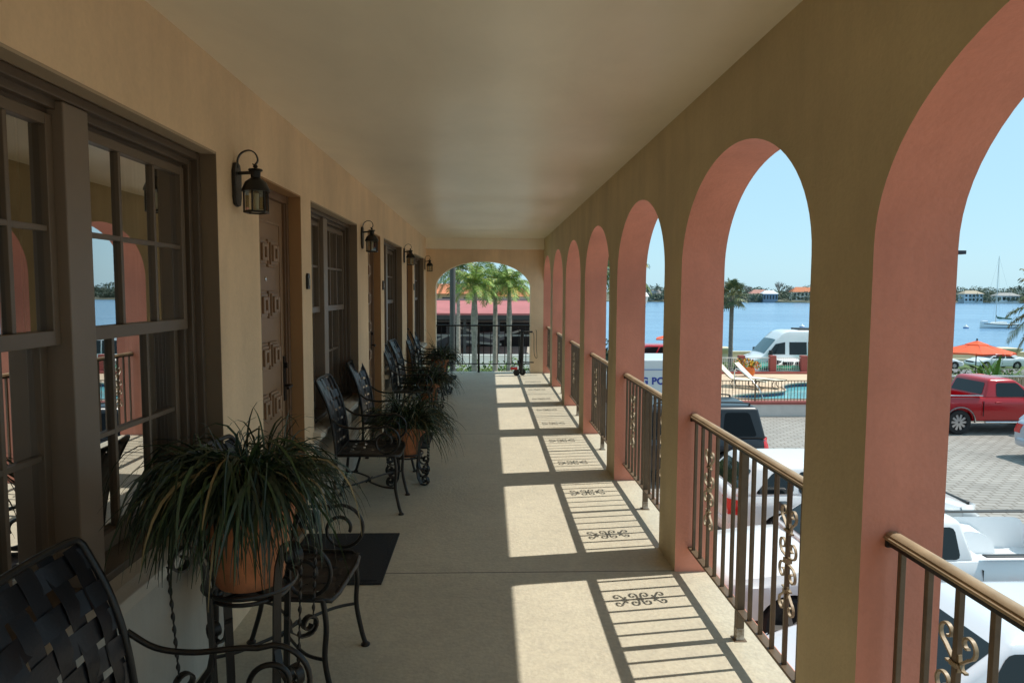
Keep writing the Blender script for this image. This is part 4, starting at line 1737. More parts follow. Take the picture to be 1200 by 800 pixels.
def van(label, x, y, z, rz):
    T = thing('passenger_van', label, 'van', (x, y, z), rz, 'street vehicles')
    L, W = 5.95, 1.98
    hL = L / 2
    prof = [(-hL, 2.48), (-hL + .3, 2.55), (.75, 2.55), (1.05, 2.46), (1.42, 2.12), (2.12, 1.30), (2.3, 1.20), (2.8, 1.02), (hL, .82)]

    def top(xx):
        for (a, za), (b, zb_) in zip(prof, prof[1:]):
            if a <= xx <= b: return za + (zb_ - za) * (xx - a) / (b - a)
        return prof[-1][1]

    def half(xx):
        e = max(0, (abs(xx) - (hL - .6)) / .6) if xx > 0 else max(0, (abs(xx) - (hL - .15)) / .15) * .4
        wv = W / 2 * (1 - .14 * e * e)
        zt = top(xx)
        k = max(0, min(1, (zt - 1.2) / 1.3))
        return [(.86 * wv, .36), (.98 * wv, .46), (wv, .8), (.995 * wv, min(1.15, zt - .10)), ((.99 - .10 * k) * wv, zt - .16 - .1 * k), ((.95 - .13 * k) * wv, zt - .05), ((.84 - .12 * k) * wv, zt), (.4 * wv, zt + .03)]
    rings = []
    for i in range(61):
        xx = -hL + L * i / 60
        h_ = half(xx)
        rings.append([(xx, a, b) for a, b in h_] + [(xx, 0, top(xx) + .035)] + [(xx, -a, b) for a, b in h_[::-1]])
    m = MB()
    m.loft(rings)
    m.build('body', WHITEP, T, smooth=35)

    def sy(xx, z):
        h_ = half(xx)
        for p, q in zip(h_, h_[1:]):
            if p[1] <= z <= q[1]: return p[0] + (q[0] - p[0]) * (z - p[1]) / max(1e-6, q[1] - p[1])
        return h_[-1][0]
    for s in (-1, 1):
        for poly in ([(1.0, 1.32), (1.93, 1.32), (1.50, 1.86), (1.0, 1.96)], [(-.15, 1.30), (.78, 1.30), (.78, 1.96), (-.15, 1.96)], [(-1.5, 1.30), (-.22, 1.30), (-.22, 1.96), (-1.5, 1.96)], [(-2.8, 1.30), (-1.57, 1.30), (-1.57, 1.96), (-2.8, 1.96)]):
            (xa, za), (xb, zb_), (xc, zc), (xd, zd) = poly
            m = MB()
            N = 4
            vs = []
            for j in range(N + 1):
                t = j / N
                for i in range(N + 1):
                    u = i / N
                    xx = (xa + (xb - xa) * u) * (1 - t) + (xd + (xc - xd) * u) * t
                    zz2 = (za + (zb_ - za) * u) * (1 - t) + (zd + (zc - zd) * u) * t
                    vs.append((xx, s * (sy(xx, zz2) + .012), zz2))
            m.add(vs, [(j * (N + 1) + i, j * (N + 1) + i + 1, (j + 1) * (N + 1) + i + 1, (j + 1) * (N + 1) + i) for j in range(N) for i in range(N)])
            m.build('side_window', CARGLASS, T, smooth=0)
    m = MB()
    vs = []
    for xx in (1.46, 1.8, 2.08):
        wv = half(xx)[6][0] * 1.02
        for yy in (-1, -.5, 0, .5, 1): vs.append((xx, yy * wv, top(xx) + .012 + .03 * (1 - yy * yy)))
    m.add(vs, [(j * 5 + i, j * 5 + i + 1, j * 5 + 6 + i, j * 5 + 5 + i) for j in range(2) for i in range(4)])
    m.build('windshield', CARBLUE, T, smooth=0)
    for ax in (-1.75, 1.95):
        for s in (-1, 1):
            m = MB()
            Mx = Matrix.Translation((ax, s * (W / 2 - .09), .36)) @ Matrix.Rotation(-s * PI / 2, 4, 'X')
            m.lathe([(0, -.1), (.33, -.1), (.36, -.06), (.36, .06), (.33, .095), (.22, .09), (.21, .05), (0, .06)], M=Mx, n=28)
            m.build('wheel', RUBBER, T, smooth=40)
            m = MB()
            Mx = Matrix.Translation((ax, s * (W / 2 - .09), .40)) @ Matrix.Rotation(-s * PI / 2, 4, 'X')
            m.lathe([(.0, .088), (.45, .088), (.45, .094), (.0, .094)], M=Mx, n=28)
            m.build('wheel_arch', BLACK, T)
    for s in (-1, 1):
        m = MB()
        m.box(hL - .45, hL - .12, s * .74 - .12, s * .74 + .12, .72, .98)
        m.build('headlight', CLEARLENS, T, bevel=.05, seg=3)
        m = MB()
        m.box(1.75, 1.9, s * 1.0, s * 1.22, 1.25, 1.55)
        m.build('mirror', BLACK, T, bevel=.04)
    m = MB()
    m.box(hL - .35, hL + .04, -.9, .9, .30, .58)
    m.build('bumper', mat('grey_plastic', (.09, .09, .1), .6), T, bevel=.06, seg=3)
    m = MB()
    m.box(hL - .2, hL + .02, -.5, .5, .62, .84)
    m.build('grille', BLACK, T, bevel=.03)
    m = MB()
    m.box(-.9, .1, -.5, .5, 2.57, 2.66)
    m.build('roof_unit', BLACK, T, bevel=.04)
    return T

# pickup parked nose to the building
wp = car('pickup_truck', 'white pickup parked nose to the building, its open bed reaching out from the arches', 'pickup', 5.53, 9.0, GZ, PI, PICK, WHITEP, 'cars parked in the court')
m = MB()
for s in (-1, 1):
    m.box(-2.6, -.7, s * .86 - .045, s * .86 + .045, 1.255, 1.275)
m.build('bed_rail_cap', BLACK, wp, bevel=.01)
m = MB()
m.box(-.20, .62, -.62, .62, 1.715, 1.735)
m.build('roof_panel', WHITEP, wp, bevel=.01)
for s in (-1, 1):
    m = MB()
    rg = []
    for i in range(9):
        a = PI * i / 8
        rg.append([(-1.55 + .42 * math.cos(a), s * .82, .73 + .38 * math.sin(a)), (-1.55 + .42 * math.cos(a), s * .58, .73 + .33 * math.sin(a)), (-1.55 + .42 * math.cos(a), s * .58, .72), (-1.55 + .42 * math.cos(a), s * .82, .72)])
    m.loft(rg)
    m.build('wheel_tub', WHITEP, wp, smooth=40)
sp_ = at(1150, 720, 6.45)
car('sedan', 'pale silver-blue sedan parked close below the railing at the picture corner', 'sedan', 5.05, 6.45, GZ, PI, SEDAN, PALEBLUE, 'cars parked in the court', CARGLASS)
car('hatchback', 'white hatchback backed in towards the building between the black SUV and the white pickup', 'hatchback', 6.45, 12.3, GZ, 0, HATCH, WHITEP, 'cars parked in the court')
bs = car('suv', 'large black SUV with red tail lights beyond the white hatchback', 'SUV', 4.2, 16.5, GZ, PI, SUVP, BLACKP, 'cars parked in the court', mat('privacy_glass', (.006, .007, .009), .06, spec=.15))
m = MB()
for s in (-1, 1):
    m.tube(smoothpath([(-2.0, s * .66, 1.87), (-1.8, s * .66, 1.94), (0, s * .66, 1.945), (.3, s * .66, 1.88)]), .02, 6)
m.build('roof_rack', BLACK, bs, smooth=50)
rp = at(1155, 480, 22.2)
RPK = dict(PICK)
RPK.update(L=5.2, W=1.95, H=1.80, cabin=(-.75, 1.15, -.52, .35), side=[(.22, .86, .25, .92)], axles=(-1.55, 1.75), wr=.40, bed=(-2.53, -.85), seams=(-.8, 1.05), handles=(-.3,), bumpmat=CHROME, spokes=10)
rpk = car('pickup_truck', 'red pickup with bright five-spoke wheels on the far side of the court', 'pickup', at(1124, 497, 21.25).x + 1.55, 22.2, GZ, 0, RPK, REDP, 'cars parked in the court')
m = MB()
for s in (-1, 1):
    m.box(-2.52, -.82, s * .93 - .05, s * .93 + .05, 1.255, 1.285)
m.build('bed_rail_cap', CHROME, rpk, bevel=.01)
m = MB()
for s in (-1, 1):
    m.tube([(-.7, s * .95, .40), (1.0, s * .95, .40)], .04, 8)
m.build('side_step', CHROME, rpk, smooth=50)
m = MB()
for s in (-1, 1):
    pts = [(-1.55 + .50 * math.cos(a * PI / 14), s * .975, .40 + .50 * math.sin(a * PI / 14)) for a in range(15)]
    m.bar(pts, (0, 1, 0), .06, .035)
m.build('arch_trim', CHROME, rpk, smooth=40)
sv = at(1186, 510, 18.5)
car('hatchback', 'silver car entering at the picture edge in front of the red pickup', 'hatchback', sv.x + 2.28, 17.7, GZ, 0, HATCH, SILVERP, 'cars parked in the court')
# street vehicles
vn = at(877, 430, 35.2)
van('tall white passenger van parked behind the pool fence', vn.x + 2.95, 36.2, gz(16, 36.2), PI)
gr = at(866, 440, 35.0)
GC = dict(SEDAN)
GC.update(H=1.12, cabin=(-.9, .75, -.75, .35), belt=.90, prof=[(-2.1, .80), (-1.2, .88), (.8, .88), (1.2, .86), (2.1, .72)], L=4.2, axles=(-1.15, 1.3), side=[(.2, .45, .25, .47), (.52, .86, .52, .93)], seams=(), handles=(), roofmat=WHITEM, nose=.1)
car('classic_car', 'small green car between the pool fence and the white van', 'car', gr.x + 2.2, 34.55, GZ + .02, PI, GC, GREENP, 'street vehicles')
sw = at(1131, 425, 59)
SW_ = car('sedan', 'white sedan parked on the street under the orange umbrella edge', 'sedan', sw.x + 2.35, 58.5, gz(45, 58.5), PI, SEDAN, WHITEP, 'street vehicles')
s2 = at(1120, 422, 57.5)
dup(SW_, None, (s2.x - 2.3, 57.2, gz(45, 57.2)), 0, 'second white sedan on the street, only its tail showing past the pink pillar')
rc = at(764, 424, 41)
car('hatchback', 'red car behind the pool truck, in the gap of the third arch', 'hatchback', rc.x, 41.5, gz(9, 41.5), PI, HATCH, REDP, 'street vehicles')

# pool-service truck with its lettering
pt = at(764, 445, 20.2)
T = thing('service_truck', 'white pool-service box truck with blue lettering beside the pillar', 'truck', (pt.x, 21.3, GZ), 0, 'cars parked in the court')
m = MB()
m.box(-.6, 1.75, -1.05, 1.05, .62, 2.52)
m.build('cargo_box', WHITEP, T, bevel=.04)
m = MB()
m.box(-.61, 1.76, -1.062, 1.062, 2.2, 2.23)
m.build('trim_line', mat('blue_trim', (.25, .33, .55), .5), T)
m = MB()
rg = []
for xx, zt in ((1.62, 1.95), (2.2, 1.95), (2.75, 1.2), (3.5, 1.08), (3.62, .9)):
    wv = .95 if xx < 3.4 else .88
    xx = 1.0 - xx
    rg.append([(xx, -wv, .5), (xx, -wv, zt - .1), (xx, -wv * .85, zt), (xx, wv * .85, zt), (xx, wv, zt - .1), (xx, wv, .5)])
m.loft(rg)
m.build('cab', WHITEP, T, smooth=30)
for s in (-1, 1):
    m = MB()
    m.extr([(-.75, 1.2), (-1.62, 1.2), (-1.2, 1.85), (-.75, 1.85)], lambda u, v, d: (u, d, v), s * .945, s * .956)
    m.build('side_window', CARGLASS, T)
for ax in (1.0, -1.75):
    for s in (-1, 1):
        m = MB()
        Mx = Matrix.Translation((ax, s * .88, .40)) @ Matrix.Rotation(-s * PI / 2, 4, 'X')
        m.lathe([(0, -.1), (.36, -.1), (.40, -.06), (.40, .08), (.36, .11), (.24, .10), (.22, .05), (0, .06)], M=Mx, n=28)
        m.build('wheel', RUBBER, T, smooth=40)
m = MB()
m.box(-.6, 1.7, -.8, .8, .45, .62)
m.build('chassis', BLACK, T)
cu = bpy.data.curves.new('lettering', 'FONT')
cu.body = 'G POOL'
cu.size = .29
cu.extrude = .004
cu.offset = .011
cu.space_character = 1.08
cu.align_x = 'LEFT'
tmp = bpy.data.objects.new('tmp_text', cu)
COL.objects.link(tmp)
bpy.context.view_layer.update()
me = bpy.data.meshes.new_from_object(tmp.evaluated_get(bpy.context.evaluated_depsgraph_get()))
bpy.data.objects.remove(tmp)
me.materials.clear()
me.materials.append(mat('blue_lettering', (.04, .06, .33), .5))
tx = bpy.data.objects.new('lettering', me)
COL.objects.link(tx)
tx.parent = T
lx = at(752, 450, 20.25)
tx.rotation_euler = (PI / 2, 0, 0)
tx.location = (lx.x - pt.x - .02, -1.056, at(764, 450, 20.25).z - GZ)


# ------------------------------------------------ palms and plants
def bark(name, c): return mat(name, c, .95, var=.35, vscale=9, bump=.6, bscale=25)


def trunk_mb(h, r0, r1, bulge=0., lean=(0, 0), n=16, rings=True):
    prof = []
    N = max(10, int(h / .16))
    m = MB()
    P, rr = [], []
    for i in range(N + 1):
        t = i / N
        r = r0 + (r1 - r0) * t + bulge * math.exp(-((t - .8) / .12) ** 2)
        if rings: r *= (1.0 + .05 * (i % 2))
        P.append((lean[0] * t * t, lean[1] * t * t, h * t))
        rr.append(r)
    m.tube(P, rr, n)
    return m


def feather_palm(label, x, y, zb, h, seed, nf=24, fl=2.4, r0=.13, cat='palm tree', name='palm_tree', mats=None, bulge=0., droop=1.0, pairs=30, dense=1., grp=None, lean=(0, 0), shaft=True, leafw=.022, low=R(115)):
    rng = random.Random(seed)
    T = thing(name, label, cat, (x, y, zb), rng.uniform(0, 6), grp)
    trunk_mb(h, r0 * 1.15, r0 * .8, bulge, lean).build('trunk', bark('palm_bark', (.27, .24, .20)), T, smooth=60)
    if shaft:
        m = MB()
        m.tube([(lean[0], lean[1], h - .02), (lean[0], lean[1], h + .55)], [r0 * .85, r0 * .35], 10)
        m.build('crown_shaft', LEAF2, T, smooth=60)
    m = MB()
    for k in range(nf):
        a = 2.39996 * k + rng.uniform(-.2, .2)
        el = R(78) - low * (k / nf) ** .9 + rng.uniform(-.12, .12)
        L = fl * rng.uniform(.85, 1.1)
        d = Vector((math.cos(a) * math.cos(el), math.sin(a) * math.cos(el), math.sin(el)))
        p = Vector((lean[0], lean[1], h + .25))
        seg = 12
        pts = [p.copy()]
        ds = [d.copy()]
        for i in range(seg):
            d = (d + Vector((0, 0, -1)) * (.13 * droop * (.4 + 1.3 * i / seg))).normalized()
            p = p + d * L / seg
            pts.append(p.copy())
            ds.append(d.copy())
        m.tube(pts, [.018 * (1 - .8 * i / seg) for i in range(seg + 1)], 4, cap=False, mi=1)
        for i in range(pairs):
            t = .12 + .86 * i / pairs
            fi_ = t * seg
            i0 = min(int(fi_), seg - 1)
            q = pts[i0].lerp(pts[i0 + 1], fi_ - i0)
            dd = ds[i0]
            sd_ = dd.cross(Vector((0, 0, 1)))
            if sd_.length < .05: sd_ = Vector((-math.sin(a), math.cos(a), 0))
            sd_.normalize()
            ll = fl * .30 * (math.sin(PI * min(1, .18 + .8 * t)) ** .6) * rng.uniform(.8, 1.1)
            for s in (-1, 1):
                v = (sd_ * s + dd * .55 + Vector((0, 0, rng.uniform(-.55, .15)))).normalized()
                e1 = q + v * ll * .55
                e2 = e1 + (v + Vector((0, 0, -.9 * droop))).normalized() * ll * .5
                wv = dd * leafw
                m.add([q - wv, q + wv, e1 + wv, e1 - wv, e2], [(0, 1, 2, 3), (3, 2, 4)], 0 if rng.random() < .55 else (2 if rng.random() < .8 else 3))
    ms = mats or [LEAF1, bark('frond_stem', (.2, .2, .08)), LEAF2, mat('yellow_leaf', (.34, .28, .05), .6)]
    m.build('crown', ms, T, fixn=False)
    return T


def fan_palm(label, x, y, zb, h, seed, nf=34, fl=1.1, r0=.16, grp=None, cat='palm tree'):
    rng = random.Random(seed)
    T = thing('palm_tree', label, cat, (x, y, zb), 0, grp)
    trunk_mb(h, r0 * 1.05, r0 * .95, 0, (0, 0)).build('trunk', bark('sabal_bark', (.19, .17, .145)), T, smooth=60)
    m = MB()
    for k in range(nf):
        a = 2.39996 * k + rng.uniform(-.25, .25)
        el = R(82) - R(130) * (k / nf)
        d = Vector((math.cos(a) * math.cos(el), math.sin(a) * math.cos(el), math.sin(el)))
        p0 = Vector((0, 0, h + .05))
        st = fl * rng.uniform(.55, .8)
        p1 = p0 + d * st + Vector((0, 0, -.12 * st))
        m.tube([p0, p0.lerp(p1, .5) + Vector((0, 0, .04)), p1], .018, 4, cap=False, mi=1)
        sd_ = d.cross(Vector((0, 0, 1)))
        if sd_.length < .05: sd_ = Vector((1, 0, 0))
        sd_.normalize()
        upv = sd_.cross(d).normalized()
        nl = 18
        for i in range(nl):
            b = (i / (nl - 1) - .5) * R(250)
            v = d * math.cos(b) + sd_ * math.sin(b)
            ll = fl * .62 * (1 - .25 * abs(b) / R(125)) * rng.uniform(.85, 1.1)
            tip = p1 + v * ll + Vector((0, 0, -.28 * ll - .1 * abs(math.sin(b)) * ll))
            mid = p1 + v * ll * .55 + Vector((0, 0, -.03))
            wv = (v.cross(upv)).normalized() * ll * .06
            m.add([p1, mid - wv, tip, mid + wv], [(0, 1, 2, 3)], 0 if rng.random() < .6 else 2)
    m.build('crown', [mat('sabal_leaf', (.06, .095, .04), .5, var=.25), bark('frond_stem', (.2, .2, .08)), mat('sabal_leaf_pale', (.16, .17, .07), .5, var=.25)], T, fixn=False)
    return T


pl = at(852, 430, 49.5)
fan_palm('tall fan palm with a straight rough trunk before the sea wall', at(855.5, 430, 49.5).x, 49.5, gz(18, 49.5), at(857, 345, 49.5).z - gz(18, 49.5) - .1, 5, fl=1.2, r0=.15)

# palms beyond the end arch
spec = [(556, 336, 23.5, 11, .14, .10, 'first of three feathery palms past the end arch, with a bulging pale trunk'),
        (580.5, 331, 25.0, 22, .14, 0, 'middle feathery palm past the end arch, with an even grey trunk'),
        (597, 336, 24.0, 35, .12, .07, 'third feathery palm past the end arch, its fronds turning yellow')]
for px, py, Y, sd2, r0, bl, lb in spec:
    q = at(px, py, Y)
    h = q.z - GZ - .1
    YL = mat('bright_leaf', (.27, .38, .07), .55, var=.3, vscale=3)
    YL2 = mat('yellow_green_leaf', (.52, .50, .08), .55, var=.3, vscale=3)
    feather_palm(lb, q.x, Y, GZ, h - .12, sd2, 24, 1.12, r0 * .66, mats=[mat('palm_green', (.16, .25, .05), .55, var=.3, vscale=3), bark('frond_stem', (.2, .2, .08)), YL, YL2], bulge=bl * .38, droop=1.2, pairs=52, grp='feathery palms past the end arch', leafw=.008, low=R(88))
# thinner palms further back
for px, py, Y, sd2, lb in ((537, 318, 42, 3, 'thin distant palm beside the grey pole'), (520, 342, 95, 6, 'tiny far palm above the orange roofs')):
    q = at(px, py, Y)
    feather_palm(lb, q.x, Y, GZ, q.z - GZ - .2, sd2, 20, 2.2, .12, droop=1.2, pairs=20, grp='distant palms', leafw=.03)
# palm at the picture edge whose fronds reach in, and one behind the fourth arch
q = at(1236, 372, 27.8)
feather_palm('palm beside the court, its drooping fronds reaching over the parked cars', q.x, 27.8, GZ, q.z - GZ, 41, 22, 2.2, .15, droop=1.0, pairs=30, mats=[mat('olive_leaf', (.13, .14, .05), .6, var=.3), bark('frond_stem', (.2, .2, .08)), mat('tan_leaf', (.27, .23, .12), .6, var=.3), LEAF1])
q = at(711, 330, 30)
feather_palm('feathery palm glimpsed in the narrow slit of the fourth arch', q.x + .3, 30, GZ, q.z - GZ + .3, 51, 26, 2.0, .13, droop=1.1, pairs=28)

# broad-leaved plants beyond the red pickup
def banana(label, x, y, zb, seed, n=16, fl=1.5):
    rng = random.Random(seed)
    T = thing('broadleaf_plant', label, 'plant', (x, y, zb), 0, 'broad-leaved plants by the picket fence')
    m = MB()
    for k in range(4):
        m.tube([(rng.uniform(-.2, .2), rng.uniform(-.2, .2), 0), (rng.uniform(-.25, .25), rng.uniform(-.25, .25), .8)], .05, 6)
    m.build('stem', LEAF2, T)
    m = MB()
    for k in range(n):
        a = rng.uniform(0, 6.28)
        el = rng.uniform(.35, 1.35)
        d = Vector((math.cos(a) * math.cos(el), math.sin(a) * math.cos(el), math.sin(el)))
        p = Vector((rng.uniform(-.25, .25), rng.uniform(-.25, .25), rng.uniform(.4, .9)))
        sd_ = Vector((-math.sin(a), math.cos(a), 0))
        seg = 7
        L = fl * rng.uniform(.6, 1.1)
        vs = []
        for i in range(seg + 1):
            t = i / seg
            w_ = .085 * math.sin(PI * min(1, .08 + t * .93)) ** .7 * fl / 1.5
            vs += [p - sd_ * w_ + Vector((0, 0, .05 * w_)), p, p + sd_ * w_]
            d = (d + Vector((0, 0, -.16))).normalized()
            p = p + d * L / seg
        fs = []
        for i in range(seg):
            fs += [(3 * i, 3 * i + 1, 3 * i + 4, 3 * i + 3), (3 * i + 1, 3 * i + 2, 3 * i + 5, 3 * i + 4)]
        m.add(vs, fs, rng.randrange(2))
    m.build('leaves', [mat('banana_leaf', (.13, .24, .04), .45, var=.25), mat('banana_leaf_pale', (.22, .33, .08), .45, var=.25)], T, smooth=0, fixn=False)
    return T


for px, Y, sd2, fl, lb in ((1163, 28.3, 1, 1.35, 'largest broad-leaved bright green plant under the orange umbrella'), (1181, 28.6, 2, 1.05, 'broad-leaved plant behind the cab of the red pickup'),
                           (1149, 29.2, 3, 1.2, 'smaller broad-leaved plant beside the umbrella pole')):
    banana(lb, at(px, 450, Y).x, Y, GZ, sd2, 40, fl)


def shrub(label, x, y, zb, w_, h, seed, n=500, ms=None, grp='shrubs along the lawns', size=.10):
    rng = random.Random(seed)
    T = thing('shrub', label, 'shrub', (x, y, zb), 0, grp)
    m = MB()
    for k in range(5):
        m.tube([(0, 0, 0), (rng.uniform(-.3, .3) * w_, rng.uniform(-.3, .3) * w_, h * .6)], .02, 5)
    m.build('stem', bark('shrub_bark', (.15, .11, .08)), T)
    m = MB()
    bl = [(rng.uniform(-.4, .4) * w_, rng.uniform(-.3, .3) * w_, h * rng.uniform(.35, .75), w_ * rng.uniform(.25, .42), w_ * .3, h * rng.uniform(.22, .34)) for _ in range(6)]
    leaf_cloud(m, bl, n, size, rng, 3)
    m.build('foliage', ms or [LEAF1, LEAF2, LEAF3], T, fixn=False)
    return T


for i, (px, Y, w_, h) in enumerate(((540, 30, 2.6, 1.6), (566, 29.5, 2.6, 1.4), (588, 30.3, 2.6, 1.5))):
    q = at(px, 430, Y)
    shrub(['low shrub on the ground below the end railing, by the pole', 'low shrub at the foot of the first feathery palm', 'low shrub at the foot of the middle feathery palm'][i], q.x, Y, GZ, w_, h, i + 3, 520, [LEAF2, mat('lawn_light', (.16, .24, .05), .7, var=.3), LEAF1])
for i, (px, Y, w_, h) in enumerate(((1128, 30.5, 2.0, 1.1), (1195, 31, 2.2, 1.2), (845, 37.5, 2.4, .8))):
    q = at(px, 450, Y)
    shrub(['pale shrub beside the pink pillar behind the picket fence', 'pale shrub at the picture edge behind the picket fence', 'low yellow-green shrub behind the first lounger'][i], q.x, Y, gz(q.x, Y), w_, h, i + 13, 420, [LEAF2, mat('silver_leaf', (.25, .27, .18), .7), LEAF1])
q = at(709, 392, 31)
shrub('tall dark hedge glimpsed in the slit of the fourth arch', q.x, 33, GZ, 3.2, 2.6, 77, 900, [LEAF3, LEAF3, LEAF1], size=.16)

# ------------------------------------------------ poles and lamps
q = at(530.5, 380, 19)
T = thing('utility_pole', 'tall plain grey metal pole outside the end arch', 'pole', (q.x, 19, GZ))
m = MB()
m.tube([(0, 0, 0), (0, 0, 9.5)], [.085, .075], 14)
m.build('shaft', mat('weathered_steel', (.085, .085, .08), .8, 0., var=.15), T, smooth=60)
m = MB()
m.box(-.6, .6, -.05, .05, 9.0, 9.12)
m.build('cross_arm', mat('weathered_steel', (.3, .3, .29)), T)
q = at(1106, 300, 27)
T = thing('area_light', 'tall parking-lot light with a flat black head, its pole hidden by the pink pillar', 'street lamp', (q.x, 27, GZ))
m = MB()
m.tube([(0, 0, 0), (0, 0, q.z - GZ + .2)], [.07, .05], 10)
m.build('pole', BLACK, T, smooth=60)
m = MB()
zz_ = at(1125, 296, 27).z - GZ
m.box(.03, .35, -.03, .03, zz_ - .03, zz_ + .03)
m.build('arm', BLACK, T)
m = MB()
m.box(.32, at(1129, 296, 27).x - q.x, -.18, .18, zz_ - .07, zz_ + .08)
m.build('lamp_head', mat('navy_black', (.015, .018, .035), .5), T, bevel=.015)
q = at(755.5, 360, 26)
T = thing('post_lamp', 'white lantern head on a black post, half hidden by a pillar against the water', 'street lamp', (q.x - .02, 26, GZ))
z0_ = at(754, 357, 26).z - GZ
m = MB()
m.tube([(0, 0, 0), (0, 0, z0_)], .035, 8)
m.lathe([(0, z0_ - .15), (.06, z0_ - .1), (.05, z0_), (0, z0_ + .02)], n=12)
m.build('post', BLACK, T, smooth=50)
m = MB()
m.lathe([(0, z0_ + .02), (.09, z0_ + .04), (.15, z0_ + .30), (0, z0_ + .31)], n=8)
m.build('glass', mat('frosted_lamp', (.7, .74, .76), .3), T)
m = MB()
m.lathe([(0, z0_ + .31), (.19, z0_ + .31), (.10, z0_ + .45), (.03, z0_ + .50), (0, z0_ + .56)], n=8)
m.build('cap', WHITEM, T)

# ------------------------------------------------ boathouse with the red roof
q0, q1 = at(505, 367, 44), at(632, 367, 44)
bx0, bx1 = q0.x - 9, q1.x + 2.0
T = thing('boat_shed', 'long open-sided boat shed with a faded red roof beyond the palms', 'shed', (0, 44, GZ))
ze = at(560, 367, 44).z - GZ
zr_ = at(560, 352, 51).z - GZ
m = MB()
m.loft([[(bx0, 0, ze), (bx0, 7, zr_), (bx0, 14, ze), (bx0, 14, ze - .12), (bx0, 7, zr_ - .12), (bx0, 0, ze - .12)], [(bx1, 0, ze), (bx1, 7, zr_), (bx1, 14, ze), (bx1, 14, ze - .12), (bx1, 7, zr_ - .12), (bx1, 0, ze - .12)]])
m.build('roof', mat('faded_red_roof', (.42, .13, .125), .7, var=.12, vscale=.6), T)
m = MB()
m.box(bx0, bx1, 6.9, 7.1, zr_ - .02, zr_ + .12)
m.build('ridge_cap', mat('grey_ridge', (.3, .29, .27), .7), T)
m = MB()
m.box(bx0 + .1, bx1 - .1, 12, 12.2, 0, ze - .15)
m.build('back_wall', mat('dark_shed', (.02, .02, .022), .9), T)
m = MB()
m.box(bx0, bx1, -.02, .14, ze - .42, ze - .13)
m.build('fascia', mat('dark_fascia', (.035, .035, .035), .8), T)
for i in range(9):
    m = MB()
    xx = bx0 + .3 + i * (bx1 - bx0 - .6) / 8
    m.box(xx - .09, xx + .09, .2, .38, 0, ze - .15)
    m.build('post', mat('shed_post', (.05, .05, .05), .8), T)
m = MB()
m.box(bx0, bx1, .1, .3, 1.62, 1.74)
m.box(bx0, bx1, 5.1, 5.3, 2.3, 2.42)
m.build('cross_beam', mat('grey_timber', (.16, .16, .15), .8), T)
m = MB()
for xa, za, xb, zb_ in ((-4.2, .9, -2.6, 1.6), (-2.5, 2.3, .3, 1.35), (.3, 1.35, 2.2, 1.9), (-1.6, 1.15, .9, .95)):
    m.bar([(xa, 2, za), (xb, 2, zb_)], (0, 1, 0), .3, .13)
m.build('boat_cradle', mat('pale_timber', (.34, .33, .30), .8), T)
T2 = thing('moored_motorboat', 'dark-hulled motorboat stored under the red-roofed shed', 'boat', (-1.8, 50, GZ + .2))
rg = []
for i in range(9):
    t = i / 8
    wv = 1.0 * (1 - t ** 3)
    rg.append([(-3 + 6 * t, -wv, 1.1 + .3 * t), (-3 + 6 * t, -wv * .7, .3 + .5 * t * t), (-3 + 6 * t, 0, .0 + .8 * t * t), (-3 + 6 * t, wv * .7, .3 + .5 * t * t), (-3 + 6 * t, wv, 1.1 + .3 * t)])
m = MB()
m.loft(rg)
m.build('hull', mat('grey_hull', (.14, .15, .17), .4), T2, smooth=40)
m = MB()
m.box(-1.2, .6, -.7, .7, 1.15, 1.9)
m.build('cabin', mat('dark_cabin', (.1, .1, .11), .4), T2, bevel=.1)
# white garden wall and post between the palms
T = thing('garden_wall', 'low white wall behind the palms, in front of the boat shed', 'wall', (-6, 38, GZ))
m = MB()
m.box(0, 13, 0, .2, 0, .92)
m.build('wall', mat('white_wall', (.72, .70, .64), .8, var=.05), T)
m = MB()
m.box(0, 13, -.04, .24, .92, 1.0)
m.build('coping', mat('white_wall', (.72, .7, .64)), T)


# ------------------------------------------------ houses
def house(label, x, y, zb, wd, dp, h, rh, roof, wall, rz=0, nw=4, hip=.3, name='house', grp='houses across the water', floors=1):
    T = thing(name, label, 'house', (x, y, zb), rz, grp)
    m = MB()
    m.box(-wd / 2, wd / 2, -dp / 2, dp / 2, -2, h)
    m.build('wall', wall, T)
    e = .06 * wd
    m = MB()
    m.loft([[(-wd / 2 - e, -dp / 2 - e, h), (wd / 2 + e, -dp / 2 - e, h), (wd / 2 + e, dp / 2 + e, h), (-wd / 2 - e, dp / 2 + e, h)],
            [(-wd / 2 + wd * hip, -.1, h + rh), (wd / 2 - wd * hip, -.1, h + rh), (wd / 2 - wd * hip, .1, h + rh), (-wd / 2 + wd * hip, .1, h + rh)]])
    m.build('roof', roof, T)
    for fl in range(floors):
        for i in range(nw):
            xx = -wd / 2 + (i + .5) * wd / nw
            ww = wd / nw * .28
            z0, z1 = h * (fl + .25) / floors, h * (fl + .8) / floors
            m = MB()
            m.box(xx - ww, xx + ww, -dp / 2 - .06, -dp / 2 + .05, z0, z1)
            m.build('window', mat('far_window', (.03, .04, .05), .2), T)
    return T


TILE = mat('orange_tile_roof', (.52, .17, .075), .8, var=.2, vscale=.8)
PTILE = mat('pink_tile_roof', (.42, .20, .16), .8, var=.2, vscale=.8)
GTILE = mat('grey_shingle_roof', (.30, .29, .28), .8, var=.2, vscale=.8)
WTILE = mat('white_metal_roof', (.75, .76, .78), .5)
TANW = mat('tan_house_wall', (.50, .40, .26), .85, var=.05)
WHW = mat('white_house_wall', (.70, .69, .66), .85, var=.05)
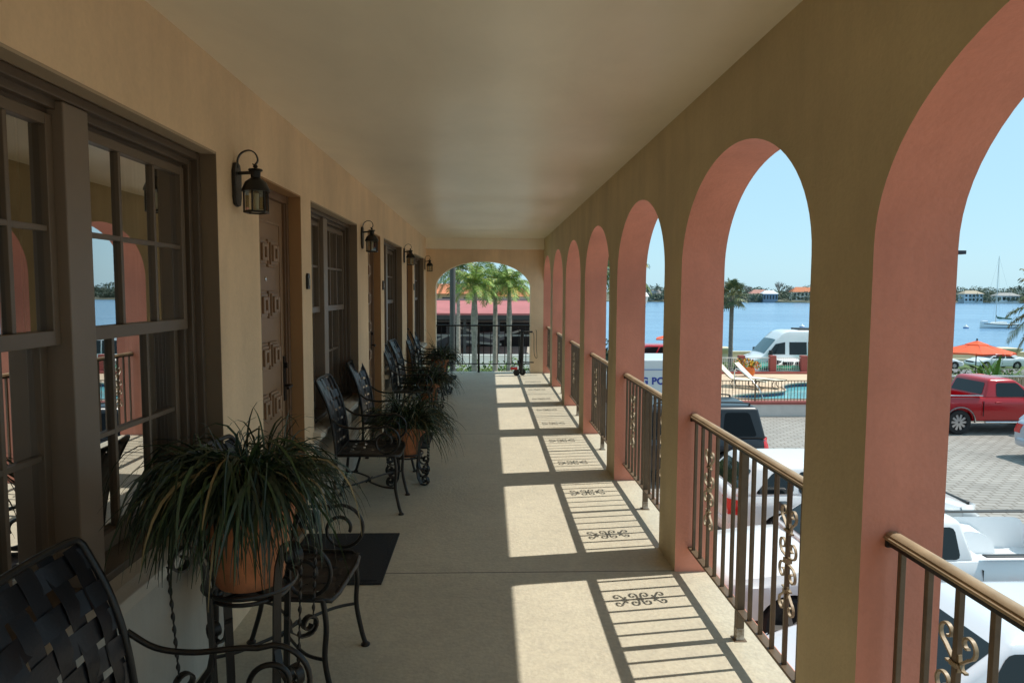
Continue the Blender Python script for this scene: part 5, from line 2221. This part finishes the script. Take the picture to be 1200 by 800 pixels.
# across the side yard
q = at(524, 348, 82)
house('tan house with an orange tile roof seen past the end arch, by the pole', q.x - 1, 84, GZ, 10, 8, at(524, 344, 80).z - GZ, 1.2, TILE, TANW, 0, 4, .12, grp='houses past the end arch', floors=2)
q = at(555, 345, 95)
house('pale house with a shallow orange roof behind the feathery palms', q.x + 2, 100, GZ, 13, 8, at(555, 347, 96).z - GZ, 1.6, TILE, WHW, 0, 5, .2, grp='houses past the end arch', floors=2)

# ------------------------------------------------ far shore
FY = 520.
m = MB()
vs, nx = [], 60
rng = random.Random(12)
for j, (dy, dz) in enumerate(((0, -.6), (1, .9), (25, 1.5), (80, 2.2), (400, 4), (1500, 6))):
    for i in range(nx + 1):
        vs.append((-400 + i * 40, FY + dy + 14 * math.sin(i * .7) + (20 if i % 5 == 0 else 0), SEA + dz))
m.add(vs, [(j * (nx + 1) + i, j * (nx + 1) + i + 1, (j + 1) * (nx + 1) + i + 1, (j + 1) * (nx + 1) + i) for j in range(5) for i in range(nx)])
tag(m.build('far_shore', mat('far_shore_ground', (.13, .13, .09), .95, var=.4, vscale=.05)), kind='structure')

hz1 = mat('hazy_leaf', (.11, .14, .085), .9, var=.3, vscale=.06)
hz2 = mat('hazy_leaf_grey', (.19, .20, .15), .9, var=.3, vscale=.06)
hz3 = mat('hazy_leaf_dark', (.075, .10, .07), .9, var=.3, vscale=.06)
m = MB()
for i in range(210):
    px = 745 + 470 * (i + rng.random()) / 210
    Y = FY + (rng.uniform(30, 120) if i % 3 else rng.uniform(1, 12))
    if i % 3 == 0 and rng.random() < .45: continue
    q = at(px, 350, Y)
    hh = rng.uniform(6, 13) if i % 3 else rng.uniform(4, 7)
    rx = rng.uniform(5, 11)
    leaf_cloud(m, [(q.x, Y, SEA + 1.5 + hh * .5, rx, 6, hh * .55)], 300, .85, rng, 3)
tag(m.build('far_trees', [hz1, hz2, hz3], fixn=False), 'hazy low belt of trees along the far shore of the bay', 'trees', kind='stuff')
hs = [(768, 10, 8, 5, 3, GTILE, WHW, 'grey-roofed low house on the far shore, in the third arch', 14),
      (889, 14, 8, 5.5, 3.2, PTILE, WHW, 'white pink-roofed house on the far shore behind the fan palm', 14),
      (901, 11, 8, 5.5, 2.6, WTILE, mat('blue_grey_wall', (.2, .24, .3), .8), 'low house with a bright white roof on the far shore', 2),
      (938, 15, 9, 7, 4, TILE, WHW, 'house with an orange tile roof on the far shore beside the leafless tree', 24),
      (952, 13, 9, 7.5, 3.4, TILE, TANW, 'second orange-roofed house on the far shore, partly behind the olive pillar', 40),
      (1137, 14, 9, 6.2, 2.6, mat('tan_shingle', (.40, .33, .24), .8), mat('pale_blue_wall', (.55, .62, .66), .8), 'pale two-storey house with a tan roof on the far shore past the pink pillar', 6),
      (1178, 17, 8, 4.8, 2.4, GTILE, WHW, 'low grey-roofed house on the far shore right of the sailboat mast', 10)]
for px, wd, dp, h, rh, rf2, wl2, lb, dy in hs:
    q = at(px, 350, FY + dy)
    house(lb, q.x, FY + dy, SEA + 1.2, wd, dp, h, rh, rf2, wl2, -.1, 5, .22, floors=2 if h > 6 else 1)


def bare_tree(label, px, Y, h, seed, grp='leafless trees across the water'):
    rng = random.Random(seed)
    q = at(px, 350, Y)
    T = thing('bare_tree', label, 'tree', (q.x, Y, SEA + 1), 0, grp)
    m = MB()
    m.tube([(0, 0, 0), (.2, 0, h * .35)], [h * .035, h * .02], 6)
    bk = mat('bare_bark', (.17, .155, .14), .9)
    m.build('trunk', bk, T)
    m = MB()

    def br(p, d, L, r, lev):
        e = p + d * L
        m.tube([p, p + d * L * .5 + Vector((0, 0, .02 * L)), e], [r, r * .8, r * .6], 4, cap=False)
        if lev == 0: return
        for _ in range(4 if lev > 1 else 5):
            d2 = (d + Vector((rng.uniform(-.8, .8), rng.uniform(-.5, .5), rng.uniform(-.15, .55)))).normalized()
            br(p + d * L * rng.uniform(.45, 1), d2, L * rng.uniform(.5, .75), r * .55, lev - 1)
    for k in range(5):
        br(Vector((.2, 0, h * .34)), Vector((rng.uniform(-.7, .7), rng.uniform(-.4, .4), 1)).normalized(), h * .30, h * .012, 3)
    m.build('crown', bk, T)


bare_tree('large leafless tree on the far shore, left of the orange roofs', 913, FY + 30, 17, 3)
bare_tree('smaller leafless tree on the far shore above the fan palm', 878, FY + 40, 13.5, 8)
bare_tree('leafless tree on the far shore beside the orange roofs', 924, FY + 26, 11, 15)


def far_palm(px, h, lb, sd2):
    q = at(px, 350, FY + 12)
    feather_palm(lb, q.x, FY + 12, SEA + 1, h, sd2, 16, 3.2, .3, droop=1.1, pairs=9, grp='palms across the water', shaft=False, leafw=.16, mats=[hz3, bark('palm_bark', (.27, .24, .2)), hz1, hz2])


far_palm(1194, 11, 'lone palm standing above the far tree line at the picture edge', 4)
far_palm(770, 10, 'palm on the far shore above the grey-roofed house', 5)
far_palm(758, 9, 'palm on the far shore beside the white post lamp', 6)

# ------------------------------------------------ sailboat and buoys
BY = 150.
q = at(1169, 385, BY)
T = thing('sailboat', 'white sailboat at anchor with a bare mast and a dark green sail cover', 'sailboat', (q.x, BY, SEA), R(4))
rg = []
for i in range(13):
    t = i / 12
    xx = -4.2 + 8.0 * t
    wv = 1.3 * (math.sin(PI * (.25 + .75 * (1 - t))) ** .7 if t > .0 else .7) if True else 0
    wv = max(.05, 1.3 * (1 - max(0, (t - .35) / .65) ** 2.2) * (.78 + .22 * min(1, t / .35)))
    sh = 1.05 - .15 * math.sin(PI * t) + .25 * t
    rg.append([(xx, -wv, sh), (xx, -wv * .96, sh * .55), (xx, -wv * .7, .05), (xx, 0, -.3), (xx, wv * .7, .05), (xx, wv * .96, sh * .55), (xx, wv, sh)])
m = MB()
m.loft(rg)
hull = m.build('hull', mat('white_hull', (.78, .78, .75), .35), T, smooth=40)
hull.location.x = 0
T.rotation_euler.z = PI + R(-8)
m = MB()
for s in (-1, 1):
    m.bar([(r_[0][0], s * (abs(r_[0][1]) + .01), r_[0][2] - .16) for r_ in rg[:-1]], (0, 0, 1), .14, .03)
m.build('sheer_stripe', mat('dark_stripe', (.03, .04, .06), .5), T)
m = MB()
m.loft([[(-1.6, -.8, .95), (-1.6, .8, .95), (-1.5, .65, 1.5), (-1.5, -.65, 1.5)], [(1.6, -.6, .98), (1.6, .6, .98), (1.2, .45, 1.38), (1.2, -.45, 1.38)]])
m.build('cabin', WHITEM, T, bevel=.06)
m = MB()
m.tube([(.5, 0, 1), (.5, 0, at(1169, 300, BY).z - SEA)], [.085, .06], 8)
m.build('mast', mat('mast_alloy', (.62, .62, .6), .4, .5), T, smooth=60)
m = MB()
m.tube(smoothpath([(.45, 0, 3.0), (.2, 0, 2.5), (-.6, 0, 2.3), (-2.9, 0, 2.15)]), [.1] * 7 + [.26] * 6 + [.18] * 5 + [.12], 8)
m.build('sail_cover', mat('green_canvas', (.01, .09, .08), .8), T, smooth=60)
m = MB()
zt_ = at(1169, 300, BY).z - SEA
for e in ((3.7, 0, 1.3), (-4.1, 0, 1.1), (.4, 1.2, 1.0), (.4, -1.2, 1.0)):
    m.tube([(.5, 0, zt_ - .2), e], .012, 4)
m.build('rigging', mat('steel_wire', (.4, .4, .4), .4, .8), T)
m = MB()
m.box(2.3, 3.5, -.5, .5, 1.1, 1.7)
m.build('dodger', mat('white_canvas', (.75, .76, .78), .7), T, bevel=.12)
for px, py, lb in ((1132, 384, 'small white mooring buoy beside the sailboat'), (940, 383, 'small white buoy on the water above the van')):
    Y = 150
    q = at(px, py, Y)
    T = thing('mooring_buoy', lb, 'buoy', (q.x, Y, SEA), 0, 'white buoys')
    m = MB()
    m.lathe([(0, -.3), (.4, -.2), (.55, .1), (.45, .45), (.15, .6), (.1, .8), (0, .85)], n=16)
    m.build('float', WHITEM, T, smooth=60)
    m = MB()
    m.lathe([(.54, .0), (.57, .02), (.56, .2), (.52, .25)], n=16)
    m.build('band', mat('blue_band', (.1, .2, .45), .5), T, smooth=60)


scene.render.engine = 'CYCLES'
scene.cycles.use_denoising = True
scene.cycles.max_bounces = 12
scene.cycles.diffuse_bounces = 9
scene.cycles.glossy_bounces = 4
scene.cycles.transparent_max_bounces = 12
scene.cycles.caustics_reflective = False
scene.cycles.caustics_refractive = False
scene.cycles.sample_clamp_indirect = 15
scene.view_settings.view_transform = 'Standard'
scene.view_settings.look = 'None'
scene.view_settings.exposure = 0
scene.view_settings.gamma = 1
